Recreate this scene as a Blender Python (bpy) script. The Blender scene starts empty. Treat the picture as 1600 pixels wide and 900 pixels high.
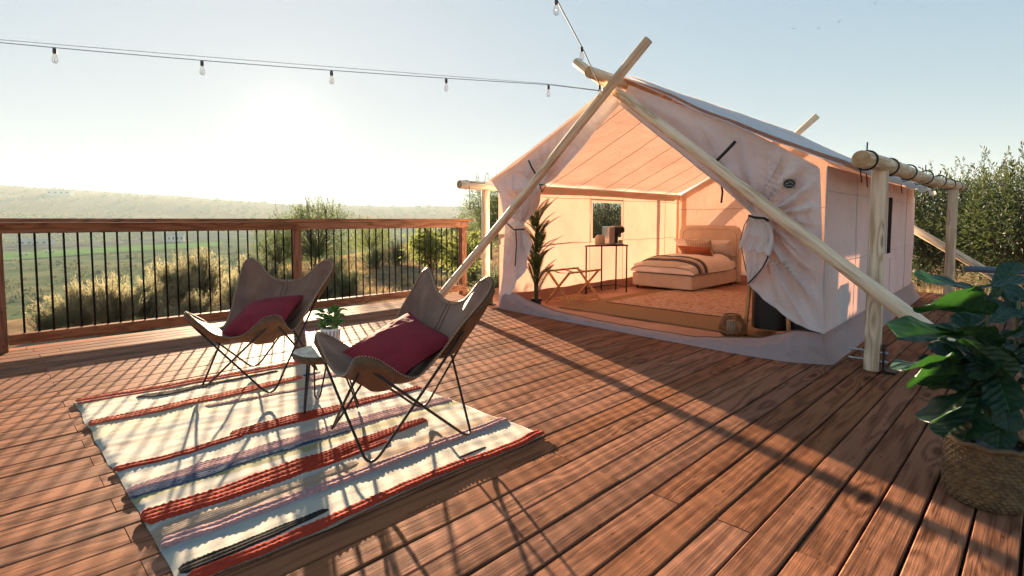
import bpy, math, random
import numpy as np
from mathutils import Vector, Matrix, Quaternion, noise
R = math.radians
S2 = math.sqrt(.5)
scene = bpy.context.scene
col = scene.collection

# ------------------------------------------------------------ camera
F, YP, H = 840.0, 395.0, 1.17            # focal length and principal row of the 1600x900 photograph, eye height
PITCH = math.atan2(YP - 343, F)
cam = bpy.data.cameras.new('camera')
cam_o = bpy.data.objects.new('camera', cam)
col.objects.link(cam_o)
cam.sensor_width = 36
cam.lens = 36 * F / 1600
cam.shift_y = -(450 - YP) / 1600
cam.clip_start = .05
cam.clip_end = 20000
cam_o.location = (0, 0, H)
cam_o.rotation_euler = (R(90) - PITCH, 0, R(-45))
scene.camera = cam_o

# ------------------------------------------------------------ sky, sun, exposure
SUN_EL, SUN_AZ = R(8.5), R(67.4)          # azimuth measured from +X towards +Y
sun_dir = Vector((math.cos(SUN_EL) * math.cos(SUN_AZ), math.cos(SUN_EL) * math.sin(SUN_AZ), math.sin(SUN_EL)))
w = bpy.data.worlds.new('World')
scene.world = w
w.use_nodes = True
nt = w.node_tree
bg = nt.nodes['Background']
sky = nt.nodes.new('ShaderNodeTexSky')
sky.sky_type = 'NISHITA'
sky.sun_disc = False
sky.sun_elevation = SUN_EL
sky.sun_rotation = R(90) - SUN_AZ
sky.air_density = 1.0
sky.dust_density = 1.0
sky.ozone_density = 2.0
# milky summer haze: the clear-sky radiance levels off towards white round the whole sky
SKY_MAX, SKY_KNEE = (.82, .90, 1.01), (1.25, .95, .80)
sp_ = nt.nodes.new('ShaderNodeSeparateColor'); cb_ = nt.nodes.new('ShaderNodeCombineColor')
nt.links.new(sky.outputs[0], sp_.inputs[0])
for i in range(3):
    ad_ = nt.nodes.new('ShaderNodeMath'); ad_.operation = 'ADD'; ad_.inputs[1].default_value = SKY_KNEE[i]
    dv_ = nt.nodes.new('ShaderNodeMath'); dv_.operation = 'DIVIDE'
    ml_ = nt.nodes.new('ShaderNodeMath'); ml_.operation = 'MULTIPLY'; ml_.inputs[1].default_value = SKY_MAX[i]
    nt.links.new(sp_.outputs[i], ad_.inputs[0]); nt.links.new(sp_.outputs[i], dv_.inputs[0]); nt.links.new(ad_.outputs[0], dv_.inputs[1])
    nt.links.new(dv_.outputs[0], ml_.inputs[0]); nt.links.new(ml_.outputs[0], cb_.inputs[i])
# the veiled sun itself: a bright core with a soft aureole about its direction
tc_ = nt.nodes.new('ShaderNodeTexCoord'); dt_ = nt.nodes.new('ShaderNodeVectorMath'); dt_.operation = 'DOT_PRODUCT'
dt_.inputs[1].default_value = sun_dir; nt.links.new(tc_.outputs['Generated'], dt_.inputs[0])
cur = cb_.outputs[0]
for pw_, am_, cl_ in ((2500.0, 1.0, (1, .93, .80, 1)), (300.0, .26, (1, .84, .62, 1)), (30.0, .07, (1, .62, .28, 1))):
    mx_ = nt.nodes.new('ShaderNodeMath'); mx_.operation = 'MAXIMUM'; mx_.inputs[1].default_value = 0; nt.links.new(dt_.outputs['Value'], mx_.inputs[0])
    po_ = nt.nodes.new('ShaderNodeMath'); po_.operation = 'POWER'; po_.inputs[1].default_value = pw_; nt.links.new(mx_.outputs[0], po_.inputs[0])
    fa_ = nt.nodes.new('ShaderNodeMath'); fa_.operation = 'MULTIPLY'; fa_.inputs[1].default_value = am_; nt.links.new(po_.outputs[0], fa_.inputs[0])
    ma_ = nt.nodes.new('ShaderNodeMix'); ma_.data_type = 'RGBA'; ma_.blend_type = 'ADD'; nt.links.new(fa_.outputs[0], ma_.inputs[0]); nt.links.new(cur, ma_.inputs[6]); ma_.inputs[7].default_value = cl_; cur = ma_.outputs[2]
nt.links.new(cur, bg.inputs[0])
bg.inputs[1].default_value = .10
sl = bpy.data.lights.new('sun', 'SUN')
sl.energy = 5.0
sl.angle = R(.75)
sl.color = (1.0, .77, .52)
sun_o = bpy.data.objects.new('sun', sl)
col.objects.link(sun_o)
sun_o.rotation_euler = (-sun_dir).to_track_quat('-Z', 'Y').to_euler()
scene.view_settings.view_transform = 'Standard'
scene.view_settings.look = 'None'
scene.view_settings.gamma = 1
scene.view_settings.exposure = 3.05
scene.cycles.use_denoising = True
scene.cycles.max_bounces = 10
scene.cycles.transparent_max_bounces = 12
scene.cycles.volume_bounces = 1
scene.cycles.sample_clamp_indirect = 8

# ------------------------------------------------------------ helpers: pixel of the photograph -> point in the place
_r = Vector((S2, -S2, 0)); _fh = Vector((S2, S2, 0)); _up = Vector((0, 0, 1))
_fw = _fh * math.cos(PITCH) - _up * math.sin(PITCH)
_u = _up * math.cos(PITCH) + _fh * math.sin(PITCH)
CAM = Vector((0, 0, H))
def ray(x, y): return _r * (x - 800) + _u * (YP - y) + _fw * F
def G(x, y, z=0): d = ray(x, y); return CAM + d * ((z - H) / d.z)
def AX(x, y, X): d = ray(x, y); return CAM + d * (X / d.x)
def AY(x, y, Y): d = ray(x, y); return CAM + d * (Y / d.y)
def AD(x, y, D): d = ray(x, y); return CAM + d * (D / d.dot(_fh))
def lerp(a, b, t): return a + (b - a) * t
def poly(t, keys):
    if t <= keys[0][0]: return keys[0][1]
    for (a, va), (b, vb) in zip(keys, keys[1:]):
        if t <= b:
            k = (t - a) / (b - a)
            if isinstance(va, tuple): return tuple(lerp(p, q, k) for p, q in zip(va, vb))
            return lerp(va, vb, k)
    return keys[-1][1]
def nz(x, y=0, z=0): return noise.noise(Vector((x, y, z)))

# ------------------------------------------------------------ helpers: materials
def _mat(name):
    m = bpy.data.materials.new(name); m.use_nodes = True
    t = m.node_tree
    return m, t, t.nodes, t.links, t.nodes['Principled BSDF']
def ramp(N, stops, interp='LINEAR'):
    r = N.new('ShaderNodeValToRGB'); cr = r.color_ramp; cr.interpolation = interp
    while len(cr.elements) < len(stops): cr.elements.new(.5)
    for e, (p, c) in zip(cr.elements, stops):
        e.position = p; e.color = (*c, 1) if len(c) == 3 else c
    return r
def math_n(N, L, op, a, b=None, c=None):
    m = N.new('ShaderNodeMath'); m.operation = op
    for i, v in enumerate((a, b, c)):
        if v is None: continue
        if isinstance(v, (int, float)): m.inputs[i].default_value = v
        else: L.new(v, m.inputs[i])
    return m.outputs[0]
def mixc(N, L, fac, a, b, mode='MIX'):
    m = N.new('ShaderNodeMix'); m.data_type = 'RGBA'; m.blend_type = mode
    for s, v in ((m.inputs[0], fac), (m.inputs[6], a), (m.inputs[7], b)):
        if isinstance(v, (int, float)): s.default_value = v
        elif isinstance(v, (tuple, list)): s.default_value = (*v, 1)
        else: L.new(v, s)
    return m.outputs[2]
def coords(N, L, scale=(1, 1, 1), rnd=True, which='Object'):
    tc = N.new('ShaderNodeTexCoord'); mp = N.new('ShaderNodeMapping')
    mp.inputs['Scale'].default_value = scale
    L.new(tc.outputs[which], mp.inputs[0])
    if rnd:
        oi = N.new('ShaderNodeObjectInfo'); mu = math_n(N, L, 'MULTIPLY', oi.outputs['Random'], 37.0)
        cb = N.new('ShaderNodeCombineXYZ')
        for i in range(3): L.new(mu, cb.inputs[i])
        L.new(cb.outputs[0], mp.inputs['Location'])
    return mp.outputs[0]
def noise_n(N, L, vec, scale, detail=4, rough=.55, dist=0):
    n = N.new('ShaderNodeTexNoise'); L.new(vec, n.inputs['Vector'])
    n.inputs['Scale'].default_value = scale; n.inputs['Detail'].default_value = detail
    n.inputs['Roughness'].default_value = rough; n.inputs['Distortion'].default_value = dist
    return n.outputs['Fac']
def bump_n(N, L, h, strength, dist, bsdf):
    b = N.new('ShaderNodeBump'); b.inputs['Strength'].default_value = strength; b.inputs['Distance'].default_value = dist
    L.new(h, b.inputs['Height'])
    if bsdf is not None: L.new(b.outputs[0], bsdf.inputs['Normal'])
    return b.outputs[0]
def plain(name, c1, c2=None, scale=6, stretch=(1, 1, 1), rough=.6, bump=0, bscale=None, bdist=.004, metal=0, spec=.5,
          transl=None, tfac=.4, vary=0, detail=5, lo=.35, hi=.65, coat=0, sheen=0):
    m, t, N, L, B = _mat(name)
    v = coords(N, L, stretch)
    B.inputs['Roughness'].default_value = rough; B.inputs['Metallic'].default_value = metal
    B.inputs['Specular IOR Level'].default_value = spec
    B.inputs['Coat Weight'].default_value = coat
    B.inputs['Sheen Weight'].default_value = sheen
    if c2 is None: c2 = tuple(x * .75 for x in c1)
    f = noise_n(N, L, v, scale, detail)
    rp = ramp(N, [(lo, c1), (hi, c2)]); L.new(f, rp.inputs[0]); c = rp.outputs[0]
    if vary:
        oi = N.new('ShaderNodeObjectInfo'); hs = N.new('ShaderNodeHueSaturation')
        mr = N.new('ShaderNodeMapRange'); L.new(oi.outputs['Random'], mr.inputs[0])
        mr.inputs[3].default_value = 1 - vary; mr.inputs[4].default_value = 1 + vary
        L.new(mr.outputs[0], hs.inputs['Value']); L.new(c, hs.inputs['Color']); c = hs.outputs[0]
    L.new(c, B.inputs['Base Color'])
    nrm = None
    if bump:
        nrm = bump_n(N, L, noise_n(N, L, v, bscale or scale * 3, 6), bump, bdist, B)
    if transl:
        tr = N.new('ShaderNodeBsdfTranslucent'); mx = N.new('ShaderNodeMixShader')
        if isinstance(transl, tuple): tr.inputs[0].default_value = (*transl, 1)
        mx.inputs[0].default_value = tfac
        if transl == 'same': L.new(c, tr.inputs[0])
        if nrm: L.new(nrm, tr.inputs['Normal'])
        L.new(B.outputs[0], mx.inputs[1]); L.new(tr.outputs[0], mx.inputs[2])
        L.new(mx.outputs[0], N['Material Output'].inputs['Surface'])
    return m

def wood(name, base, dark, grey, axis=0, tint=.25, rough=.62, knots=1.0, ring=38, marks=1.0, spec=.012, kn=(1.5, 4.6)):
    """stained sawn timber: long grain, rings, knots, saw and nail marks; grain runs along the given local axis"""
    m, t, N, L, B = _mat(name)
    oi = N.new('ShaderNodeObjectInfo')
    def cs(a, b):   # scale a along the grain, b across it
        s = [b, b, b]; s[axis] = a
        return coords(N, L, tuple(s))
    # knots
    vo = N.new('ShaderNodeTexVoronoi'); L.new(cs(*kn), vo.inputs['Vector']); vo.inputs['Scale'].default_value = 1
    kd = vo.outputs['Distance']
    k = N.new('ShaderNodeMapRange'); k.interpolation_type = 'SMOOTHSTEP'
    L.new(kd, k.inputs[0]); k.inputs[1].default_value = .05; k.inputs[2].default_value = .15
    k.inputs[3].default_value = 1; k.inputs[4].default_value = 0
    halo = N.new('ShaderNodeMapRange'); halo.interpolation_type = 'SMOOTHSTEP'
    L.new(kd, halo.inputs[0]); halo.inputs[1].default_value = .05; halo.inputs[2].default_value = .42
    halo.inputs[3].default_value = 1; halo.inputs[4].default_value = 0
    # growth rings bent round the knots
    n1 = noise_n(N, L, cs(.7, 7), 1.0, 3, .5)
    s = math_n(N, L, 'MULTIPLY_ADD', halo.outputs[0], .22, n1)
    rg = math_n(N, L, 'SINE', math_n(N, L, 'MULTIPLY', s, ring))
    rg = math_n(N, L, 'MULTIPLY_ADD', rg, .5, .5)
    fine = noise_n(N, L, cs(3, 130), 1.0, 4, .65)
    blotch = noise_n(N, L, cs(1.6, 5), 1.0, 4, .6)
    g = math_n(N, L, 'ADD', math_n(N, L, 'MULTIPLY', rg, .36), math_n(N, L, 'MULTIPLY_ADD', fine, .82, -.08))
    rp = ramp(N, [(.25, dark), (.52, base), (.8, tuple(min(1, x * 1.25) for x in base))]); L.new(g, rp.inputs[0])
    c = rp.outputs[0]
    bl = ramp(N, [(.38, (0, 0, 0)), (.68, (1, 1, 1))]); L.new(blotch, bl.inputs[0])
    c = mixc(N, L, math_n(N, L, 'MULTIPLY', bl.outputs[0], .35), c, grey)
    c = mixc(N, L, math_n(N, L, 'MULTIPLY', k.outputs[0], .72 * knots), c, tuple(x * .35 for x in dark))
    # short dark nicks
    if marks:
        v2 = N.new('ShaderNodeTexVoronoi'); L.new(cs(9, 26), v2.inputs['Vector']); v2.inputs['Scale'].default_value = 1
        mk = math_n(N, L, 'LESS_THAN', v2.outputs['Distance'], .13)
        gate = math_n(N, L, 'GREATER_THAN', noise_n(N, L, cs(2.3, 8), 1, 2), .50)
        mk = math_n(N, L, 'MULTIPLY', mk, gate)
        c = mixc(N, L, math_n(N, L, 'MULTIPLY', mk, .6 * marks), c, tuple(x * .5 for x in dark))
        g = math_n(N, L, 'SUBTRACT', g, math_n(N, L, 'MULTIPLY', mk, .8))
    hs = N.new('ShaderNodeHueSaturation'); L.new(c, hs.inputs['Color'])
    mr = N.new('ShaderNodeMapRange'); L.new(oi.outputs['Random'], mr.inputs[0]); mr.inputs[3].default_value = 1 - tint; mr.inputs[4].default_value = 1 + tint
    L.new(mr.outputs[0], hs.inputs['Value'])
    r2 = math_n(N, L, 'FRACT', math_n(N, L, 'MULTIPLY', oi.outputs['Random'], 7.31))
    ms = N.new('ShaderNodeMapRange'); L.new(r2, ms.inputs[0]); ms.inputs[3].default_value = .95; ms.inputs[4].default_value = 1.06
    L.new(ms.outputs[0], hs.inputs['Saturation'])
    L.new(hs.outputs[0], B.inputs['Base Color'])
    rr = N.new('ShaderNodeMapRange'); L.new(fine, rr.inputs[0]); rr.inputs[3].default_value = rough - .12; rr.inputs[4].default_value = rough + .15
    L.new(rr.outputs[0], B.inputs['Roughness'])
    B.inputs['Specular IOR Level'].default_value = spec
    g = math_n(N, L, 'SUBTRACT', g, math_n(N, L, 'MULTIPLY', k.outputs[0], .5))
    bump_n(N, L, g, .6, .003, B)
    return m

def cloth(name, colr, trans, tfac, weave=900, wr=.5, bs=.25, rough=.85):
    """tent canvas: diffuse mixed with translucent, fine weave, faint soiling, soft creases"""
    m, t, N, L, B = _mat(name)
    v = coords(N, L, (1, 1, 1), rnd=False)
    n = noise_n(N, L, v, 1.4, 5, .6)
    rp = ramp(N, [(.3, tuple(x * .84 for x in colr)), (.7, colr)]); L.new(n, rp.inputs[0])
    L.new(rp.outputs[0], B.inputs['Base Color']); B.inputs['Roughness'].default_value = rough
    B.inputs['Specular IOR Level'].default_value = .15
    cr = noise_n(N, L, v, 5.5, 3, .5, 1.2)
    rd_ = math_n(N, L, 'ABSOLUTE', math_n(N, L, 'SUBTRACT', noise_n(N, L, v, 3.2, 4, .55, .6), .5)); rd_ = math_n(N, L, 'MINIMUM', math_n(N, L, 'MULTIPLY', rd_, 9.0), 1.0)
    cr = math_n(N, L, 'MULTIPLY_ADD', rd_, .35, cr)
    fi = noise_n(N, L, v, weave * .25, 2)
    h = math_n(N, L, 'MULTIPLY_ADD', fi, .05, cr)
    nrm = bump_n(N, L, h, bs, .03, B)
    tr = N.new('ShaderNodeBsdfTranslucent'); L.new(nrm, tr.inputs['Normal'])
    rt = ramp(N, [(.3, tuple(x * .82 for x in trans)), (.7, trans)]); L.new(n, rt.inputs[0]); L.new(rt.outputs[0], tr.inputs[0])
    mx = N.new('ShaderNodeMixShader'); mx.inputs[0].default_value = tfac
    L.new(B.outputs[0], mx.inputs[1]); L.new(tr.outputs[0], mx.inputs[2])
    L.new(mx.outputs[0], N['Material Output'].inputs['Surface'])
    return m

M = {}
M['deck'] = wood('deck_wood', (.272, .114, .062), (.130, .051, .028), (.205, .095, .058), tint=.18)
M['rail'] = wood('railing_wood', (.300, .130, .072), (.160, .064, .035), (.210, .098, .060), tint=.12, knots=.6)
M['railv'] = wood('railing_post_wood', (.300, .130, .072), (.160, .064, .035), (.210, .098, .060), axis=2, tint=.1, knots=.6)
M['log'] = wood('peeled_pine', (.80, .64, .47), (.52, .33, .19), (.68, .48, .32), axis=2, tint=.06, rough=.55, knots=.9, kn=(2.0, 9.0), ring=30, marks=.35)
M['end'] = plain('log_end_grain', (.55, .36, .18), (.40, .24, .11), 25, rough=.7)
M['canvas'] = cloth('tent_canvas', (.81, .775, .765), (.92, .51, .37), .18, bs=.4)
M['canvas2'] = cloth('doubled_canvas', (.72, .60, .50), (.90, .48, .25), .30)
M['skirt'] = cloth('tent_skirt_vinyl', (.42, .32, .31), (.60, .30, .18), .10, bs=.5, rough=.6)
M['fly'] = cloth('rain_fly', (.74, .74, .74), (.80, .62, .45), .25, bs=.1, rough=.45)
M['thread'] = plain('seam_thread', (.20, .12, .07), rough=.8)
M['black'] = plain('black_webbing', (.012, .012, .013), (.02, .02, .022), 30, rough=.7, bump=.2)
M['steel'] = plain('black_steel', (.018, .015, .014), (.028, .022, .02), 20, rough=.42, metal=.4, bump=.05)
M['balus'] = plain('powder_coated_bar', (.020, .016, .014), rough=1, spec=0)
M['bolt'] = plain('galvanised_steel', (.55, .56, .58), (.4, .41, .43), 40, rough=.32, metal=1)
M['leather'] = plain('brown_leather', (.175, .080, .047), (.245, .122, .076), 9, rough=.48, bump=.22, bscale=90, bdist=.002, spec=.3, detail=7)
M['suede'] = plain('leather_flesh_side', (.095, .042, .018), (.15, .070, .030), 14, rough=.75, bump=.3, bscale=120, bdist=.002)
M['stitch'] = plain('waxed_stitching', (.46, .32, .20), rough=.6)
M['wine'] = plain('wine_red_cotton', (.27, .030, .040), (.215, .022, .031), 8, rough=.9, bump=.35, bscale=260, bdist=.001, spec=.15)
M['leafA'] = plain('fig_leaf', (.008, .036, .020), (.018, .062, .032), 7, rough=.46, bump=.3, bscale=16, bdist=.006, transl=(.08, .28, .03), tfac=.10)
def veined(name):
    m, t, N, L, B = _mat(name); tc = N.new('ShaderNodeTexCoord'); sp = N.new('ShaderNodeSeparateXYZ'); L.new(tc.outputs['Object'], sp.inputs[0])
    ax = math_n(N, L, 'ABSOLUTE', sp.outputs[0]); ph = math_n(N, L, 'MULTIPLY', math_n(N, L, 'SUBTRACT', sp.outputs[1], math_n(N, L, 'MULTIPLY', ax, .75)), 26.0)
    sn = math_n(N, L, 'POWER', math_n(N, L, 'ABSOLUTE', math_n(N, L, 'SINE', ph)), 14.0); mid = math_n(N, L, 'LESS_THAN', ax, .011)
    vein = math_n(N, L, 'MAXIMUM', math_n(N, L, 'MULTIPLY', sn, .35), mid); n = noise_n(N, L, tc.outputs['Object'], 6, 4)
    r_ = ramp(N, [(.3, (.006, .030, .021)), (.7, (.014, .052, .034))]); L.new(n, r_.inputs[0]); c = mixc(N, L, vein, r_.outputs[0], (.035, .090, .035)); L.new(c, B.inputs['Base Color'])
    B.inputs['Roughness'].default_value = .5; B.inputs['Specular IOR Level'].default_value = .35
    puff = math_n(N, L, 'ABSOLUTE', math_n(N, L, 'SINE', ph)); nr = bump_n(N, L, math_n(N, L, 'MULTIPLY_ADD', n, .8, math_n(N, L, 'SUBTRACT', 1.0, math_n(N, L, 'MULTIPLY', puff, .6))), .28, .03, B)
    tr = N.new('ShaderNodeBsdfTranslucent'); tr.inputs[0].default_value = (.07, .24, .03, 1); mx = N.new('ShaderNodeMixShader'); mx.inputs[0].default_value = .12
    L.new(B.outputs[0], mx.inputs[1]); L.new(tr.outputs[0], mx.inputs[2]); L.new(mx.outputs[0], N['Material Output'].inputs['Surface']); return m
M['leafA'] = veined('fig_leaf_veined')
M['stem'] = plain('green_stem', (.10, .14, .05), (.14, .11, .06), 12, rough=.6)
M['succ'] = plain('jade_leaf', (.07, .19, .035), (.12, .28, .06), 20, rough=.38, transl=(.25, .55, .06), tfac=.3)
M['palm'] = plain('palm_leaf', (.012, .035, .012), (.03, .065, .02), 6, rough=.5, transl=(.10, .22, .03), tfac=.25)
M['pot'] = plain('black_plastic', (.01, .01, .01), rough=.5)
M['white_pot'] = plain('white_ceramic', (.84, .82, .82), (.78, .76, .78), 6, rough=.4)
M['lilac'] = plain('lilac_glaze', (.36, .34, .42), rough=.4)
M['slab'] = wood('cut_wood_slice', (.74, .62, .48), (.55, .42, .29), (.68, .58, .46), axis=2, tint=.02, knots=0, marks=0, rough=.4)
M['bark'] = plain('bark', (.16, .085, .04), (.07, .04, .02), 30, rough=.9, bump=.8, bscale=50, bdist=.008)
M['teak'] = wood('beech_slats', (.62, .36, .17), (.42, .22, .09), (.55, .32, .16), axis=2, tint=.06, knots=.1, marks=0)
M['linen'] = plain('white_linen', (.78, .72, .68), (.70, .64, .60), 5, rough=.9, bump=.25, bscale=14, bdist=.02)
M['uphol'] = plain('cream_upholstery', (.66, .54, .44), (.60, .48, .39), 6, rough=.85, bump=.2, bscale=300, bdist=.001)
M['rust'] = plain('rust_velvet', (.36, .090, .020), (.26, .06, .012), 7, rough=.7, sheen=.5)
M['floor'] = plain('groundsheet_vinyl', (.42, .20, .13), (.34, .16, .10), 3, rough=.55, bump=.3, bscale=4, bdist=.03)
M['ceramic'] = plain('cream_stoneware', (.52, .40, .30), (.44, .33, .25), 12, rough=.5)
M['chrome'] = plain('brushed_metal', (.62, .60, .58), rough=.3, metal=1)
M['wicker'] = plain('split_bamboo', (.34, .17, .07), (.24, .11, .04), 30, rough=.6)
M['sea'] = plain('seagrass', (.20, .12, .055), (.085, .048, .02), 26, rough=.75, bump=.4, bscale=120, bdist=.002)
M['pipe'] = plain('slate_blue_paint', (.10, .14, .20), (.08, .115, .17), 5, rough=.45, bump=.1)
M['cord'] = plain('light_string_cable', (.10, .10, .10), rough=.6)
M['brass'] = plain('lamp_socket', (.09, .085, .08), rough=.7)

def glass(name, colr=(1, 1, 1), rough=.0, mixf=.85):
    m, t, N, L, B = _mat(name)
    tp = N.new('ShaderNodeBsdfTransparent'); tp.inputs[0].default_value = (*colr, 1)
    gl = N.new('ShaderNodeBsdfGlossy'); gl.inputs['Roughness'].default_value = rough + .03
    fr = N.new('ShaderNodeFresnel'); fr.inputs[0].default_value = 1.45
    ad = math_n(N, L, 'MULTIPLY_ADD', fr.outputs[0], .55, .04)
    mx = N.new('ShaderNodeMixShader'); L.new(ad, mx.inputs[0])
    L.new(tp.outputs[0], mx.inputs[1]); L.new(gl.outputs[0], mx.inputs[2]); L.new(mx.outputs[0], N['Material Output'].inputs['Surface'])
    return m
M['bulb'] = glass('bulb_glass', (.96, .94, .92))
def screen(name, k, c):
    m, t, N, L, B = _mat(name)
    tp = N.new('ShaderNodeBsdfTransparent'); B.inputs['Base Color'].default_value = (*c, 1); B.inputs['Roughness'].default_value = .9; B.inputs['Specular IOR Level'].default_value = 0
    mx = N.new('ShaderNodeMixShader'); mx.inputs[0].default_value = k
    L.new(tp.outputs[0], mx.inputs[1]); L.new(B.outputs[0], mx.inputs[2]); L.new(mx.outputs[0], N['Material Output'].inputs['Surface'])
    return m
M['mesh'] = screen('window_screen', .42, (.03, .035, .03))
M['mesh_dark'] = screen('dark_window_screen', .985, (.012, .012, .014))

# ------------------------------------------------------------ helpers: objects
def tag(o, label=None, cat=None, group=None, kind=None):
    if label: o['label'] = label
    if cat: o['category'] = cat
    if group: o['group'] = group
    if kind: o['kind'] = kind
    return o
def thing(name, loc, label, cat, group=None, rz=0.0, kind=None):
    o = bpy.data.objects.new(name, None); col.objects.link(o); o.empty_display_size = .1
    o.location = loc; o.rotation_euler = (0, 0, rz)
    return tag(o, label, cat, group, kind)
def origin(o):
    v = Vector((0, 0, 0))
    while o is not None: v += o.location; o = o.parent
    return v
def mesh_obj(name, me, parent=None, loc=None):
    o = bpy.data.objects.new(name, me); col.objects.link(o)
    if parent: o.parent = parent
    if loc is not None: o.location = loc
    return o
class MB:
    def __init__(s): s.v = []; s.f = []; s.m = []; s.cur = 0
    def add(s, vs, fs):
        b = len(s.v); s.v += [tuple(p) for p in vs]; s.f += [tuple(i + b for i in f) for f in fs]; s.m += [s.cur] * len(fs)
    def box(s, c, size, rot=None, taper=1.0):
        hx, hy, hz = (x / 2 for x in size); vs = []
        for z, k in ((-hz, 1), (hz, taper)):
            for x, y in ((-hx, -hy), (hx, -hy), (hx, hy), (-hx, hy)): vs.append(Vector((x * k, y * k, z)))
        if rot is not None: vs = [rot @ p for p in vs]
        s.add([Vector(c) + p for p in vs], [(3, 2, 1, 0), (4, 5, 6, 7), (0, 1, 5, 4), (1, 2, 6, 5), (2, 3, 7, 6), (3, 0, 4, 7)])
    def cbox(s, c, size, ch, rot=None):
        """box with chamfered edges: three stacked outlines"""
        hx, hy, hz = (x / 2 for x in size); vs = []
        for z, i in ((-hz, ch), (-hz + ch, 0), (hz - ch, 0), (hz, ch)):
            for x, y in ((-hx + i, -hy + i), (hx - i, -hy + i), (hx - i, hy - i), (-hx + i, hy - i)): vs.append(Vector((x, y, z)))
        fs = [(3, 2, 1, 0), (12, 13, 14, 15)]
        for k in range(3):
            for i in range(4): j = (i + 1) % 4; fs.append((k * 4 + i, k * 4 + j, k * 4 + 4 + j, k * 4 + 4 + i))
        if rot is not None: vs = [rot @ p for p in vs]
        s.add([Vector(c) + p for p in vs], fs)
    def tube(s, pts, r, n=8, caps=True):
        pts = [Vector(p) for p in pts]; k = len(pts); vs = []; fs = []
        t0 = (pts[1] - pts[0]).normalized(); a = t0.orthogonal().normalized()
        for i, p in enumerate(pts):
            t = (pts[min(i + 1, k - 1)] - pts[max(i - 1, 0)]).normalized()
            a = (a - t * a.dot(t)); a = a.normalized() if a.length > 1e-6 else t.orthogonal().normalized()
            b = t.cross(a); ri = r[i] if isinstance(r, (list, tuple)) else r
            vs += [p + (a * math.cos(q) + b * math.sin(q)) * ri for q in (2 * math.pi * j / n for j in range(n))]
        for i in range(k - 1):
            for j in range(n): j2 = (j + 1) % n; fs.append((i * n + j, i * n + j2, (i + 1) * n + j2, (i + 1) * n + j))
        if caps: fs += [tuple(reversed(range(n))), tuple((k - 1) * n + j for j in range(n))]
        s.add(vs, fs)
    def lathe(s, prof, n=24, c=(0, 0, 0), mod=None):
        vs = []; fs = []; k = len(prof)
        for i, (r, z) in enumerate(prof):
            for j in range(n):
                q = 2 * math.pi * j / n; rr = r * (mod(i, j) if mod else 1)
                vs.append((c[0] + rr * math.cos(q), c[1] + rr * math.sin(q), c[2] + z))
        for i in range(k - 1):
            for j in range(n): j2 = (j + 1) % n; fs.append((i * n + j, i * n + j2, (i + 1) * n + j2, (i + 1) * n + j))
        fs += [tuple(reversed(range(n))), tuple((k - 1) * n + j for j in range(n))]
        s.add(vs, fs)
    def grid(s, fn, nu, nv, skip=None):
        vs = [fn(i / nu, j / nv) for j in range(nv + 1) for i in range(nu + 1)]
        fs = [(j * (nu + 1) + i, j * (nu + 1) + i + 1, (j + 1) * (nu + 1) + i + 1, (j + 1) * (nu + 1) + i)
              for j in range(nv) for i in range(nu) if not (skip and skip((i + .5) / nu, (j + .5) / nv))]
        s.add(vs, fs)
    def build(s, name, mat, parent=None, world=True, smooth=True, angle=None, loc=None):
        o0 = origin(parent) if (parent and world) else Vector((0, 0, 0))
        if loc is not None: o0 = Vector(loc) + (origin(parent) if parent and world else Vector((0, 0, 0)))
        me = bpy.data.meshes.new(name)
        me.from_pydata([(x - o0.x, y - o0.y, z - o0.z) for x, y, z in s.v], [], s.f)
        for mm in (mat if isinstance(mat, (list, tuple)) else [mat]): me.materials.append(M[mm] if isinstance(mm, str) else mm)
        if len(me.materials) > 1: me.polygons.foreach_set('material_index', s.m)
        if smooth:
            me.polygons.foreach_set('use_smooth', [True] * len(me.polygons))
            if angle is not None: me.set_sharp_from_angle(angle=R(angle))
        me.update()
        o = mesh_obj(name, me, parent)
        if loc is not None: o.location = Vector(loc)
        return o
def solidify(o, th, off=0.0):
    m = o.modifiers.new('thickness', 'SOLIDIFY'); m.thickness = th; m.offset = off
    return o
def frame_z(d):
    return Vector((0, 0, 1)).rotation_difference(Vector(d).normalized())
def pole(name, p0, p1, r0, r1, mat, parent, n=14, flat=0, bend=.02, seed=0):
    """a peeled log along its own local Z, slightly crooked, with cut ends"""
    p0, p1 = Vector(p0), Vector(p1); L = (p1 - p0).length; b = MB(); rnd = random.Random(seed); ph = rnd.random() * 6
    k = max(6, int(L / .35)); vs = []; fs = []
    zs = [0] + [L * i / k for i in range(k + 1)] + [L]
    for i, z in enumerate(zs):
        t = z / L; ri = lerp(r0, r1, t) * (1 + .07 * nz(z * 1.7, seed)); e = .94 if i in (0, len(zs) - 1) else 1
        if i == 0: z = -.004
        if i == len(zs) - 1: z = L + .004
        cx = bend * math.sin(t * 5 + ph) * math.sin(math.pi * t); cy = bend * math.cos(t * 4 + ph) * math.sin(math.pi * t)
        for j in range(n):
            q = 2 * math.pi * j / n; x, y = math.cos(q) * ri * e, math.sin(q) * ri * e
            if flat: x = max(-ri * flat, min(ri * flat, x)); y = max(-ri * flat, min(ri * flat, y))
            vs.append((cx + x, cy + y, z))
    K = len(zs)
    for i in range(K - 1):
        for j in range(n): j2 = (j + 1) % n; fs.append((i * n + j, i * n + j2, (i + 1) * n + j2, (i + 1) * n + j))
    b.add(vs, fs); b.cur = 1; b.add([], []); b.f += [tuple(reversed(range(n))), tuple((K - 1) * n + j for j in range(n))]; b.m += [1, 1]
    o = b.build(name, [mat, 'end'], parent, world=False, angle=50)
    o.location = p0 - origin(parent); o.rotation_mode = 'QUATERNION'; o.rotation_quaternion = frame_z(p1 - p0)
    return o
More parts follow.
